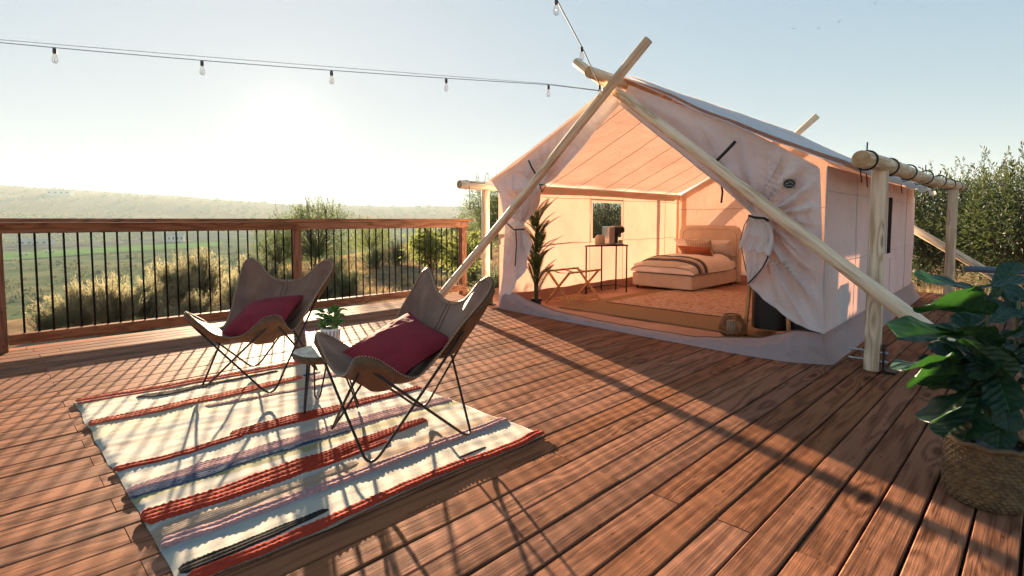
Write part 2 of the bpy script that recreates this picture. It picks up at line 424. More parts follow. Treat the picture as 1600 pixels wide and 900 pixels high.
def bez(a, b, c, n): return [a * (1 - t) ** 2 + b * 2 * t * (1 - t) + c * t * t for t in (i / n for i in range(n + 1))]
def copy_tree(o, parent=None):
    c = o.copy(); col.objects.link(c); c.parent = parent
    for ch in list(o.children): copy_tree(ch, c)
    return c
def leaves(b, P, D, Ln, W, rng, fold=.25):
    """many small pointed leaves: P points, D directions, Ln lengths, W widths (numpy)"""
    n = len(P); D = D / np.linalg.norm(D, axis=1)[:, None]
    rv = rng.normal(size=(n, 3)); Sd = np.cross(D, rv); Sd /= np.linalg.norm(Sd, axis=1)[:, None]
    Nn = np.cross(D, Sd)
    mid = P + D * (Ln * .5)[:, None]
    v = np.stack([P, mid + Sd * (W / 2)[:, None] + Nn * (W * fold)[:, None], P + D * Ln[:, None], mid - Sd * (W / 2)[:, None] + Nn * (W * fold)[:, None]], 1).reshape(-1, 3)
    base = len(b.v); b.v += list(map(tuple, v.tolist()))
    b.f += [(base + 4 * i, base + 4 * i + 1, base + 4 * i + 2, base + 4 * i + 3) for i in range(n)]; b.m += [b.cur] * n

# ============================================================ the setting: terrain
RIDGE = [(-180, 40), (-20, 45), (30, 52), (50, 66), (58, 64), (66, 68), (76, 94), (84, 112), (90, 124), (110, 130), (180, 40)]
def ground_z(x, y):
    d = math.hypot(x, y); az = math.degrees(math.atan2(y, x))
    t = y - 11.5 - .95 * max(x, -6)
    t = t * t / (t + 7) if t > 0 else 0
    drop = 25.6 * (1 - math.exp(-t / 75))
    z = -.62 - drop
    far = max(0.0, min(1.0, (d - 800) / 1800)); far = far * far * (3 - 2 * far) * .55 + far * .45
    z += (poly(az, RIDGE) + drop) * far
    k = min(1.0, d / 900)
    z += 9 * k * k * nz(x / 420, y / 420, 3) + 3.5 * k * nz(x / 130, y / 130, 7) * min(1, d / 250)
    z += .12 * nz(x / 5, y / 5, 1) * min(1, max(0, (d - 8) / 6))
    if d > 2900: z -= (d - 2900) * .02
    return z
def make_terrain():
    b = MB(); radii = [0, 1.5, 3, 4.5, 6]
    while radii[-1] < 4300: radii.append(radii[-1] * 1.055 + .25)
    azs = []
    a = -180.0
    while a < 180:
        azs.append(a); a += 1.0 if -25 <= a < 125 else 5.0
    n = len(azs)
    vs = [(r * math.cos(R(q)), r * math.sin(R(q)), ground_z(r * math.cos(R(q)), r * math.sin(R(q)))) for r in radii[1:] for q in azs]
    vs.append((0, 0, -.62)); c = len(vs) - 1
    fs = [(c, j, (j + 1) % n) for j in range(n)]
    for i in range(len(radii) - 2):
        for j in range(n): j2 = (j + 1) % n; fs.append((i * n + j, (i + 1) * n + j, (i + 1) * n + j2, i * n + j2))
    b.add(vs, fs)
    m, t, N, L, B = _mat('hillside_soil_and_scrub')
    ge = N.new('ShaderNodeNewGeometry'); P = ge.outputs['Position']
    big = noise_n(N, L, P, .007, 8, .65); mid = noise_n(N, L, P, .05, 6, .7); sm = noise_n(N, L, P, 1.8, 6, .7)
    sep = N.new('ShaderNodeSeparateXYZ'); L.new(P, sep.inputs[0])
    near = N.new('ShaderNodeMapRange'); L.new(sep.outputs[2], near.inputs[0]); near.inputs[1].default_value = -7; near.inputs[2].default_value = -1.5
    scrub = ramp(N, [(.34, (.028, .050, .024)), (.46, (.070, .100, .045)), (.54, (.100, .118, .056)), (.60, (.17, .155, .080)), (.70, (.085, .11, .05))])
    L.new(math_n(N, L, 'MULTIPLY_ADD', big, .55, math_n(N, L, 'MULTIPLY', mid, .5)), scrub.inputs[0])
    dry = ramp(N, [(.30, (.13, .085, .045)), (.5, (.24, .165, .095)), (.72, (.33, .24, .15))]); L.new(sm, dry.inputs[0])
    c = mixc(N, L, near.outputs[0], scrub.outputs[0], dry.outputs[0])
    L.new(c, B.inputs['Base Color']); B.inputs['Roughness'].default_value = 1.0; B.inputs['Specular IOR Level'].default_value = 0
    bump_n(N, L, sm, .25, .05, B)
    o = b.build('ground', m); tag(o, kind='structure')
make_terrain()

def patch(name, pts, mat, lift=.35, n=14):
    """a sheet laid on the valley floor, quad corners pts, following the ground"""
    b = MB(); a, bb, c, d = [Vector(p) for p in pts]
    def fn(u, v):
        p = a.lerp(bb, u).lerp(d.lerp(c, u), v); w_ = 1 + .0 * u
        return (p.x, p.y, max(ground_z(p.x, p.y), ground_z(p.x + 4, p.y), ground_z(p.x, p.y + 4)) + lift)
    b.grid(fn, n, n); return tag(b.build(name, mat), kind='structure')
M['lawn'] = plain('mown_lawn', (.10, .20, .05), (.08, .16, .04), .05, rough=1, spec=0)
M['asphalt'] = plain('grey_asphalt', (.085, .085, .08), (.11, .105, .095), .05, rough=1, spec=0)
patch('lawn', [(8, 480), (170, 575), (205, 680), (12, 590)], 'lawn', .6, 26)
patch('road', [(-40, 615), (245, 770), (255, 830), (-40, 690)], 'asphalt', .7, 26)
patch('lawn', [(420, 1150), (560, 1150), (580, 1260), (430, 1260)], 'lawn', 1.5, 8)

# ============================================================ the deck
PITCH_B, Y_TOP = .1432, 6.602
deck = thing('deck', (0, 0, 0), 'red-brown stained timber deck of long planks', None, kind='structure')
rnd = random.Random(5)
X0, X1 = -3.2, 10.75
for row in range(64):
    y1 = Y_TOP - PITCH_B * row
    gap = rnd.uniform(.0045, .0075) if y1 > 2.2 else rnd.uniform(.007, .012)
    if rnd.random() < .15: gap += .003
    y0 = y1 - PITCH_B + gap
    k = 46 - row          # joist parity as in the photograph
    cuts = [.355, 5.30, 8.60] if row % 2 == 1 else [-1.30, 2.005, 6.95]
    if row < 3: cuts = [(.29, .33, .5)[row], 3.65, 6.95]
    xs = [X0] + cuts + [X1]
    for a, c in zip(xs, xs[1:]):
        a2, c2 = a + .0016, c - .0016
        if c > 5.2 and a > 5.2 and 1.75 < y0 and y1 < 4.9 and c < 9.2: continue     # under the tent floor, never seen
        b = MB(); h = .034; z = rnd.uniform(-.0015, .0015); ch = .004; n = 2
        prof = [(y0, z - h), (y0, z - ch), (y0 + ch, z), ((y0 + y1) / 2, z + .0012), (y1 - ch, z), (y1, z - ch), (y1, z - h)]
        m_ = len(prof); segs = max(1, int((c2 - a2) / .6)); wob = rnd.uniform(-.0015, .0015)
        vs = [(lerp(a2, c2, i / segs), py + wob * math.sin(i * 2.1), pz + .0009 * math.sin(i * 1.7 + row)) for i in range(segs + 1) for py, pz in prof]
        fs = [(i * m_ + j, i * m_ + (j + 1) % m_, (i + 1) * m_ + (j + 1) % m_, (i + 1) * m_ + j) for i in range(segs) for j in range(m_)]
        fs += [tuple(range(m_))[::-1], tuple(segs * m_ + j for j in range(m_))]
        b.add(vs, fs); b.build('plank', 'deck', deck, angle=30)
Y_BOT = Y_TOP - PITCH_B * 64
b = MB()
for x in (-1.30, .355, 2.005, 3.65, 5.3, 6.95, 8.6, 10.4): b.box((x, (Y_TOP + Y_BOT) / 2, -.14), (.045, Y_TOP - Y_BOT - .1, .19))
b.build('joist_frame', 'railv', deck, smooth=False)
b = MB(); b.box(((X0 + X1) / 2, Y_TOP + .024, -.10), (X1 - X0, .038, .2)); b.build('rim_board', 'rail', deck, smooth=False)
b = MB(); b.box((X1 + .022, (Y_TOP + Y_BOT) / 2, -.10), (.038, Y_TOP - Y_BOT, .2)); b.build('rim_board', 'rail', deck, smooth=False)

# ============================================================ the railing
rl = thing('deck_railing', (2.6, 6.45, 0), 'brown timber deck railing with thin black metal balusters at the deck edge', 'railing')
RX0, RX1, RY = -2.55, 5.46, 6.45
for a, c in ((RX0 - .05, 1.3), (1.303, RX1 + .07)):
    b = MB(); b.cbox(((a + c) / 2, RY, 1.161), (c - a, .15, .038), .005); b.build('top_cap', 'rail', rl, angle=30)
posts = [-2.45, .125, 2.772, 5.40]
for a, c in ((RX0, 2.77), (2.773, RX1 - .005)):
    b = MB(); b.cbox(((a + c) / 2, RY - .022, 1.094), (c - a, .04, .092), .004); b.build('top_rail', 'rail', rl, angle=30)
for p0, p1 in zip(posts, posts[1:]):
    b = MB(); b.cbox(((p0 + p1) / 2, RY - .03, .115), (p1 - p0 - .093, .09, .09), .004); b.build('bottom_rail', 'rail', rl, angle=30)
for p in posts:
    b = MB(); b.cbox((p, RY + .045, .52), (.09, .09, 1.238), .005); b.build('post', 'railv', rl, angle=30)
bal = None
for (p0, p1) in zip(posts, posts[1:]):
    n = 24; x = p0 + .155
    while x < p1 - .07:
        if bal is None:
            b = MB(); b.tube([(0, 0, .155), (0, 0, 1.06)], .0085, 8); bal = b.build('baluster', 'balus', rl, world=False)
            o = bal
        else:
            o = bal.copy(); col.objects.link(o); o.parent = rl
        o.location = (x - 2.6, -.02, 0); x += .1005

# ============================================================ plants beyond the deck
def sage_mesh(name, seed, mat, n_st=170, per=70):
    rng = np.random.default_rng(seed); b = MB(); rd = random.Random(seed); Ps = []; Ds = []
    lobes = [(rd.uniform(0, 6.28), rd.uniform(.2, .75), rd.uniform(.7, 1.1)) for _ in range(9)]
    for i in range(n_st):
        la, lt, ls = rd.choice(lobes)
        a = la + rd.gauss(0, .38); th = min(1.45, abs(lt + rd.gauss(0, .28))); Ln = ls * rd.uniform(.7, 1.02)
        d = Vector((math.sin(th) * math.cos(a), math.sin(th) * math.sin(a), math.cos(th) * .92))
        p0 = Vector((rd.gauss(0, .07), rd.gauss(0, .07), 0)); pts = []
        for k in range(6):
            t = k / 5; pts.append(p0 + d * (Ln * t) + Vector((0, 0, .12 * t * t * Ln)) + Vector((rd.gauss(0, .012), rd.gauss(0, .012), 0)))
        if i % 3 == 0: b.tube(pts, [.012 * (1 - .75 * k / 5) for k in range(6)], 4, False)
        for k in range(per):
            t = .30 + .70 * (k / per) ** .8; q = min(4, int(t * 5)); f = t * 5 - q
            p = pts[q].lerp(pts[q + 1], f); dd = (pts[q + 1] - pts[q]).normalized()
            Ps.append(p); Ds.append(dd + Vector((rd.gauss(0, .42), rd.gauss(0, .42), rd.gauss(.12, .35))))
    P = np.array([tuple(p) for p in Ps]); D = np.array([tuple(p) for p in Ds]); n = len(P)
    P = P + rng.normal(size=P.shape) * .018
    b.cur = 1; leaves(b, P, D, rng.uniform(.045, .095, n), rng.uniform(.007, .014, n), rng)
    me = b.build(name, ['bark', mat], smooth=False)
    d = me.data; bpy.data.objects.remove(me); return d
M['sage'] = plain('sagebrush_leaf', (.36, .31, .185), (.21, .21, .12), 2.2, rough=.9, spec=0, transl='same', tfac=.5, vary=.15)
M['sage2'] = plain('grey_green_brush', (.19, .21, .115), (.13, .155, .08), 2.0, rough=.9, spec=0, transl='same', tfac=.5, vary=.15)
M['shrub'] = plain('olive_shrub_leaf', (.050, .075, .026), (.085, .115, .045), 1.6, rough=.6, transl=(.14, .18, .05), tfac=.32, vary=.1)
M['olive'] = plain('olive_hedge_leaf', (.030, .048, .018), (.062, .082, .036), 1.3, rough=.55, spec=.3, transl=(.10, .13, .04), tfac=.25, vary=.1)
M['vine'] = plain('yellow_green_leaf', (.10, .135, .04), (.15, .165, .055), 2.5, rough=.7, spec=.2, transl=(.22, .25, .06), tfac=.4)
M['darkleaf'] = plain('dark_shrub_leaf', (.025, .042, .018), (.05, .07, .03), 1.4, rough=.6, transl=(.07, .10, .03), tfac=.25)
sages = [sage_mesh('sagebrush', s, 'sage') for s in (1, 2, 3)]
greys = [sage_mesh('grey_brush', s, 'sage2', 90, 60) for s in (4, 5)]

def leafy_mesh(name, seed, mat, h, rx, n_cl, per, ll, lw, shoots=0, trunk=.05, low=.15, cl=.2, spread=1.0):
    rng = np.random.default_rng(seed); rd = random.Random(seed); b = MB(); Ps = []; Ds = []
    top = Vector((0, 0, h * .3))
    b.tube([(0, 0, -.25), (rd.gauss(0, .03), 0, h * .15), top], [trunk, trunk * .8, trunk * .6], 7)
    cz = h * (low + (1 - low) / 2); rz = h * (1 - low) / 2
    for i in range(n_cl):
        while True:
            q = Vector((rd.uniform(-1, 1), rd.uniform(-1, 1), rd.uniform(-1, 1)))
            if .25 < q.length < 1: break
        q *= (.65 + .35 * rd.random()) / max(q.length, .5) ** .35
        bump = 1 + .28 * nz(q.x * 2 + seed, q.y * 2, q.z * 2)
        c = Vector((q.x * rx * bump, q.y * rx * bump, cz + q.z * rz * bump))
        if i % 2 == 0: b.tube([top, top.lerp(c, .55) + Vector((rd.gauss(0, .05), rd.gauss(0, .05), .06)), c], [trunk * .4, trunk * .22, trunk * .08], 4, False)
        r = cl * rd.uniform(.6, 1.3)
        for k in range(per):
            g = Vector((rd.gauss(0, r), rd.gauss(0, r), rd.gauss(0, r * .8)))
            Ps.append(c + g); Ds.append(g.normalized() * spread + q.normalized() * .5 + Vector((rd.gauss(0, .4), rd.gauss(0, .4), rd.gauss(.1, .4))))
    for i in range(shoots):
        a = rd.uniform(0, 6.28); rr = rx * rd.random() ** .6 * .85
        p = Vector((rr * math.cos(a), rr * math.sin(a), cz + rz * .75 * math.sqrt(max(0, 1 - (rr / rx) ** 2)))); d = Vector((rd.gauss(0, .25), rd.gauss(0, .25), 1)).normalized(); Ls = h * rd.uniform(.1, .3)
        b.tube([p, p + d * Ls], [.006, .003], 4, False)
        for k in range(24):
            Ps.append(p + d * (Ls * (k + 1) / 24)); Ds.append(d * .7 + Vector((rd.gauss(0, .6), rd.gauss(0, .6), .1)))
    P = np.array([tuple(p) for p in Ps]); D = np.array([tuple(p) for p in Ds]); n = len(P)
    b.cur = 1; leaves(b, P, D, rng.uniform(.7, 1.3, n) * ll, rng.uniform(.7, 1.3, n) * lw, rng)
    return b, mat
def split_tree(name, gen, loc, label, cat, group=None, s=1, rz=0):
    """tree or shrub thing with its wood and its foliage as two parts"""
    b, mat = gen; t = thing(name, loc, label, cat, group, rz); t.scale = (s, s, s)
    for idx, (pn, pm) in enumerate((('trunk', 'bark'), ('crown', mat))):
        q = MB(); used = {}
        for f, m in zip(b.f, b.m):
            if m != idx: continue
            g = []
            for i in f:
                if i not in used: used[i] = len(q.v); q.v.append(b.v[i])
                g.append(used[i])
            q.f.append(tuple(g)); q.m.append(0)
        q.build(pn, pm, t, world=False, smooth=(idx == 0))
    return t
def on_ground(x, y, dz=0): return Vector((x, y, ground_z(x, y) + dz))
ORD = ['first', 'second', 'third', 'fourth', 'fifth', 'sixth', 'seventh', 'eighth', 'ninth', 'tenth', 'eleventh', 'twelfth', 'thirteenth', 'fourteenth', 'fifteenth', 'sixteenth']
# tan sagebrush in the foreground, (pixel x, depth, radius)
SG = [(112, 8.7, .84, 0), (168, 9.0, .92, 1), (222, 9.8, .72, 2), (262, 11.3, .98, 0), (300, 9.6, .58, 1), (318, 12.2, 1.15, 2), (372, 10.8, .80, 0), (395, 13.5, 1.0, 1)]
for i, (px, D, rr, k) in enumerate(SG):
    p = AD(px, 343, D); o = mesh_obj('sagebrush', sages[k], None, on_ground(p.x, p.y, -.08)); o.scale = (rr, rr, rr * 1.02); o.rotation_euler = (0, 0, i * 1.7)
    tag(o, 'golden tan sagebrush behind the railing, ' + ORD[i] + ' from the left', 'bush', 'golden sagebrush behind the railing')
GB = [(60, 8.1, .55, 0), (205, 8.0, .42, 1), (455, 13.0, .85, 0), (500, 12.2, .8, 1), (545, 12.6, .9, 0), (520, 15.5, 1.0, 1), (585, 19.0, 1.1, 0), (620, 21, 1.2, 1), (655, 22, 1.2, 0), (700, 20, 1.3, 1), (735, 15.0, 1.0, 0), (775, 12.5, .8, 1)]
for i, (px, D, rr, k) in enumerate(GB):
    p = AD(px, 343, D); o = mesh_obj('grey_brush', greys[k], None, on_ground(p.x, p.y, -.06)); o.scale = (rr * 1.15, rr * 1.15, rr * .85); o.rotation_euler = (0, 0, i * 2.3)
    tag(o, 'low grey-green brush beyond the deck, ' + ORD[sorted(GB).index(GB[i])] + ' from the left', 'bush', 'low grey-green brush beyond the deck')
p = AD(492, 343, 17.0)
split_tree('willow_shrub', leafy_mesh('willow', 11, 'shrub', 2.35, 1.25, 170, 95, .075, .017, 30, cl=.2), on_ground(p.x, p.y, -.1), 'tall backlit olive shrub rising above the rail behind the middle railing post', 'shrub')
p = AD(432, 343, 16.2)
split_tree('willow_shrub', leafy_mesh('willow', 12, 'shrub', 1.75, .72, 80, 80, .07, .017, 10, cl=.17), on_ground(p.x, p.y, -.1), 'rounded olive shrub left of the middle post, seen through the balusters', 'shrub')
p = AD(578, 343, 24)
split_tree('willow_shrub', leafy_mesh('willow', 13, 'vine', 1.9, .9, 60, 60, .09, .03, 8, cl=.24), on_ground(p.x, p.y, -.1), 'pale green shrub farther back, right of the middle railing post', 'shrub')
p = AD(674, 343, 12.6)
split_tree('young_tree', leafy_mesh('vine', 14, 'vine', 1.5, .40, 40, 45, .085, .045, 5, trunk=.045, low=.62, cl=.14), on_ground(p.x, p.y), 'small yellow-green tree with a thin bare trunk beyond the right railing bay', 'tree')
p = AD(722, 343, 12.9)
split_tree('young_tree', leafy_mesh('vine', 15, 'vine', 1.32, .45, 44, 45, .085, .045, 5, trunk=.03, low=.5, cl=.15), on_ground(p.x, p.y), 'yellow-green leafy vine bush just left of the railing end post', 'tree')
p = AD(768, 343, 24)
split_tree('willow_shrub', leafy_mesh('willow', 16, 'shrub', 3.5, 1.25, 170, 80, .10, .026, 16, cl=.28), on_ground(p.x, p.y, -.1), 'green shrub between the railing end and the tent left wall', 'shrub')
# dark shrubs outside the tent's left window
for i, (x, y, s) in enumerate(((13.0, 9.0, 2.7), (15.0, 10.6, 3.0))):
    split_tree('dark_shrub', leafy_mesh('dark', 20 + i, 'darkleaf', s, 1.1, 90, 70, .09, .025, 4, cl=.25), on_ground(x, y, -.1),
               ('dark shrub seen through the left half of the tent window screen', 'dark shrub seen through the right half of the tent window screen')[i], 'shrub')
# big olive shrubs behind the tent's right side
OL = [(16.2, .2, 3.15, 1.5, 31, 'big olive shrub with tall shoots at the right picture edge behind the plant'),
      (17.6, 2.4, 2.9, 1.45, 32, 'big olive shrub right behind the rear log post'),
      (19.5, 3.9, 2.9, 1.6, 34, 'shaded olive shrub between the tent back corner and the rear post'),
      (21.0, 1.4, 3.3, 1.7, 35, 'tall olive shrub in the second row behind the rear post')]
for x, y, h, rx, sd, lab in OL:
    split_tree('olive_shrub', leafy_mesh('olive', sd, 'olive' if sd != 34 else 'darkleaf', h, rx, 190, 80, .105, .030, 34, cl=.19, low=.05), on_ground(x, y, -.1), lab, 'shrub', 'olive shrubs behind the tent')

# dry grass, uncountable
def grass(name, areas, seed, label, hmin=.08, hmax=.28):
    rng = np.random.default_rng(seed); b = MB(); Ps = []; hs = []
    rd = random.Random(seed)
    for (x0, x1, y0, y1, n) in areas:
        for _ in range(n // 12):
            cx, cy = rd.uniform(x0, x1), rd.uniform(y0, y1)
            if nz(cx * .6, cy * .6, seed) < -.15: continue
            for _ in range(12):
                x, y = cx + rd.gauss(0, .07), cy + rd.gauss(0, .07); Ps.append((x, y, ground_z(x, y) - .01)); hs.append(rd.uniform(hmin, hmax))
    P = np.array(Ps); n = len(P); D = rng.normal(size=(n, 3)) * .35; D[:, 2] = 1
    leaves(b, P, D, np.array(hs), rng.uniform(.006, .014, n), rng)
    return tag(b.build(name, 'straw', smooth=False), label, 'grass', kind='stuff')
M['straw'] = plain('dry_straw', (.40, .29, .14), (.28, .20, .10), .8, rough=.9, transl='same', tfac=.45)
grass('dry_grass', [(1, 12, 6.8, 14, 9000), (5, 22, 9, 27, 16000), (-2, 3, 6.9, 9, 2500)], 3, 'dry straw-coloured grass on the slope beyond the railing', .05, .22)
grass('dry_grass', [(11.0, 15, -3, 4.5, 9000), (14, 17, 2, 7, 4000)], 4, 'dry golden grass at the foot of the olive shrubs', .15, .5)

# scrub on the far slopes, read as one mass
def far_scrub():
    b = MB(); rd = random.Random(8); rng = np.random.default_rng(8); Ps = []; Ss = []
    for i in range(5200):
        az = R(rd.uniform(36, 100)); d = 24 * (100 ** rd.random())
        x, y = d * math.cos(az), d * math.sin(az)
        t = y - 11.5 - .95 * x
        if t < 3: continue
        if nz(x / 40, y / 40, 2) < -.10 and d < 900: continue
        if 5 < x < 260 and 470 < y < 840 and d < 900 and -20 < (y - 480 - .55 * x) < 190: continue
        s = rd.uniform(.45, 1.1) * (1 + d / 300); z = ground_z(x, y)
        for k in range(16):
            Ps.append((x + rd.gauss(0, .55 * s), y + rd.gauss(0, .55 * s), z + abs(rd.gauss(0, .38 * s)))); Ss.append(s)
    P = np.array(Ps); Sz = np.array(Ss); n = len(P); D = rng.normal(size=(n, 3)) * .7; D[:, 2] = np.abs(D[:, 2]) + .5
    leaves(b, P, D, Sz * rng.uniform(.5, .95, n), Sz * rng.uniform(.35, .7, n), rng)
    M['farscrub'] = plain('far_scrub', (.050, .078, .036), (.13, .13, .062), .03, rough=1, spec=0, transl='same', tfac=.3)
    tag(b.build('far_scrub', 'farscrub', smooth=False), 'grey-green scrub covering the hazy valley slopes', 'scrub', kind='stuff')
far_scrub()
# far trees, buildings and masts in the haze
def far_tree(px, D, h, wd, sd, label):
    p = AD(px, 343, D); rd = random.Random(sd); rng = np.random.default_rng(sd); b = MB(); t = thing('poplar_tree', on_ground(p.x, p.y), label, 'tree', 'hazy poplars on the horizon')
    b.tube([(0, 0, -1), (0, 0, h * .5)], [h * .02, h * .01], 6); b.build('trunk', 'bark', t, world=False)
    n = 900; q = rng.normal(size=(n, 3)); q /= np.linalg.norm(q, axis=1)[:, None]; q *= rng.uniform(.4, 1, (n, 1)); q *= 1 + .25 * np.sin(q[:, [2]] * 9 + sd)
    P = q * np.array([wd / 2, wd / 2, h * .46]) + np.array([0, 0, h * .54]); b = MB()
    leaves(b, P, rng.normal(size=(n, 3)) + np.array([0, 0, .5]), rng.uniform(.6, 1.4, n) * h * .09, rng.uniform(.6, 1.4, n) * h * .05, rng); b.build('crown', 'shrub', t, world=False, smooth=False)
for i, (px, D, h, wd) in enumerate(((712, 240, 9.5, 5), (722, 245, 10.5, 6), (752, 236, 10.5, 6), (768, 230, 12, 7), (784, 228, 12.5, 8))):
    far_tree(px, D, h, wd, i, ORD[i] + ' hazy poplar from the left on the horizon beside the tent')
M['wall_far'] = plain('far_building_wall', (.55, .55, .54), rough=1, spec=0)
M['roof_far'] = plain('far_building_roof', (.34, .33, .32), rough=1, spec=0)
M['win_far'] = plain('far_building_window', (.08, .09, .10), rough=.3)
def far_building(px, D, wd, dp, h, label, nwin, rz):
    p = AD(px, 343, D); base = on_ground(p.x, p.y, -1.5); t = thing('warehouse', base, label, 'building', rz=rz)
    b = MB(); b.box((0, 0, h / 2), (wd, dp, h)); b.build('wall', 'wall_far', t, world=False, smooth=False)
    b = MB(); hh = h * .12
    b.add([(-wd / 2 - .6, -dp / 2 - .6, h), (wd / 2 + .6, -dp / 2 - .6, h), (wd / 2 + .6, dp / 2 + .6, h), (-wd / 2 - .6, dp / 2 + .6, h), (-wd / 2 - .6, 0, h + hh), (wd / 2 + .6, 0, h + hh)],
          [(0, 1, 5, 4), (2, 3, 4, 5), (1, 2, 5), (3, 0, 4), (0, 3, 2, 1)]); b.build('roof', 'roof_far', t, world=False, smooth=False)
    for i in range(nwin):
        b = MB(); b.box((-wd / 2 + wd * (i + .5) / nwin, -dp / 2 - .1, h * .55), (wd / nwin * .45, .3, h * .3)); b.build('window', 'win_far', t, world=False, smooth=False)
far_building(97, 1500, 52, 40, 15, 'long pale warehouse on the far hillside', 4, R(-20))
far_building(55, 540, 24, 14, 7.5, 'pale low building behind the lawn at far left', 4, R(-25))
far_building(271, 620, 20, 14, 9.5, 'pale two-storey building at the end of the lawn', 5, R(-20))
far_building(20, 1250, 18, 12, 6, 'small house on the far slope at the left edge', 2, R(-20))
for i, (px, D) in enumerate(((33, 395), (75, 428), (150, 520), (187, 560))):
    p = AD(px, 343, D); t = thing('picnic_table', on_ground(p.x, p.y, .9), 'white picnic table on the distant lawn, ' + ORD[i] + ' from the left', 'picnic table', 'picnic tables by the lawn', rz=R(20))
    b = MB(); b.box((0, 0, 1.6), (6.5, 1.8, .16)); b.build('table_top', 'wall_far', t, world=False, smooth=False)
    for s in (-1, 1):
        b = MB(); b.box((0, s * 1.7, .95), (6.5, .7, .14)); b.build('bench_seat', 'wall_far', t, world=False, smooth=False)
        b = MB(); b.box((s * 2.3, 0, .5), (.25, 2.8, 1.2)); b.build('leg', 'roof_far', t, world=False, smooth=False)
for i, (px, D, h) in enumerate(((140, 2450, 24), (303, 2500, 30), (378, 2600, 32))):
    p = AD(px, 343, D); t = thing('power_pole', on_ground(p.x, p.y, -1), ORD[i] + ' thin mast from the left on the far ridge', 'mast', 'masts on the far ridge')
    b = MB(); b.tube([(0, 0, 0), (0, 0, h)], [1.0, .6], 6); b.build('shaft', 'roof_far', t, world=False)
    b = MB(); b.box((0, 0, h * .86), (7, .5, .5)); b.build('crossarm', 'roof_far', t, world=False, smooth=False)

# ============================================================ the tent
XF, XB, YL, RY_, RZ = 4.85, 9.75, 5.13, 3.2, 2.655
def YR(x): return 1.28 + .028 * (x - XF)
tent = thing('canvas_tent', (7.2, 3.2, 0), 'cream canvas wall tent with open tied-back doors and a mauve skirt', 'tent')
def wr(x, y, k=1.0): return k * (.012 * nz(x * 2.1, y * 2.1, 4) + .005 * nz(x * 6, y * 6, 9))
def roof_right(u, v, lift=0.0, xo=0.0):
    x = lerp(XF - .07 + xo, XB + .1, u); ye = YR(x) - .12 - (.03 if lift else 0); y = lerp(RY_, ye, v); ze = 1.585 + .012 * math.sin(u * 26)
    z = lerp(RZ, ze, v) - .035 * math.sin(math.pi * v) + lift + wr(x * .6, v * 3)
    return (x, y, z)
def roof_left(u, v):
    x = lerp(XF - .07, XB + .1, u); y = lerp(RY_, YL + .16, v)
    z = lerp(RZ, 1.63, v) - .03 * math.sin(math.pi * v) + .012 * math.sin(u * 31 + v) * v + wr(x * .6, v * 3 + 9)
    return (x, y, z)
b = MB(); b.grid(roof_left, 60, 16); b.build('roof_panel', 'canvas', tent)
b = MB(); b.grid(lambda u, v: roof_right(u, v), 60, 16); b.build('roof_panel', 'canvas', tent)
b = MB(); b.grid(lambda u, v: roof_right(u, v * 1.03, .03, .10), 60, 16); b.build('rain_fly', 'fly', tent)
# drip flap along the right eave of the fly
b = MB(); b.grid(lambda u, v: (roof_right(u, 1.03, .03, .10)[0], roof_right(u, 1.03, .03, .10)[1] - .01 - .02 * v, roof_right(u, 1.03, .03, .10)[2] - v * (.05 + .035 * abs(math.sin(u * math.pi * 5)))), 80, 3); b.build('drip_flap', 'fly', tent)
# side walls, each with its window opening
WL = (6.92, 7.73, .87, 1.44); WR_ = (7.40, 7.80, .77, 1.43)
def wall_ripple(x, z, s): return .010 * math.sin(x * 9 + 2 * nz(x, z, s)) * (z / 1.6) + .016 * nz(x * 1.6, z * 1.3, s) + .004 * nz(x * 7, z * 5, s) + .005 * math.sin((x + z * .9) * 13 + 3 * nz(x * .8, z, s)) * (.4 + nz(x * .7, z * .7, s + 3))
def wall_left(u, v):
    x = lerp(XF + .03, XB, u); z = 1.645 * v; return (x, YL + wall_ripple(x, z, 1) * math.sin(math.pi * min(1, v + .02)), z)
def wall_right(u, v):
    x = lerp(XF, XB, u); z = lerp(.22, 1.60, v); return (x, YR(x) + wall_ripple(x, z, 5) * math.sin(math.pi * min(1, v + .05)), z)
def inside(w_, x, z): return w_[0] - .045 < x < w_[1] + .045 and w_[2] - .045 < z < w_[3] + .045
b = MB(); b.grid(wall_left, 121, 58, lambda u, v: inside(WL, lerp(XF + .03, XB, u), 1.645 * v)); b.build('side_wall', 'canvas', tent)
b = MB(); b.grid(wall_right, 122, 42, lambda u, v: inside(WR_, lerp(XF, XB, u), lerp(.22, 1.60, v))); b.build('side_wall', 'canvas', tent)
def skirt_right(u, v):
    x = lerp(XF - .02, XB + .22, u); z = lerp(.005, .235, v); return (x, YR(x) - .012 - .085 * (1 - v) ** 1.5 + .012 * nz(x * 4, z * 9, 2), z)
b = MB(); b.grid(skirt_right, 110, 8); b.build('skirt', 'skirt', tent)
def wall_back(u, v):
    y = lerp(YR(XB), YL, u); top = lerp(RZ - .02, 1.6 if y < RY_ else 1.63, abs(y - RY_) / (RY_ - YR(XB) if y < RY_ else YL - RY_)); z = top * v
    return (XB + .014 * nz(y * 2, z * 2, 6) + .006 * math.sin(y * 8), y, z)
b = MB(); b.grid(wall_back, 50, 30); b.build('back_wall', 'canvas', tent)
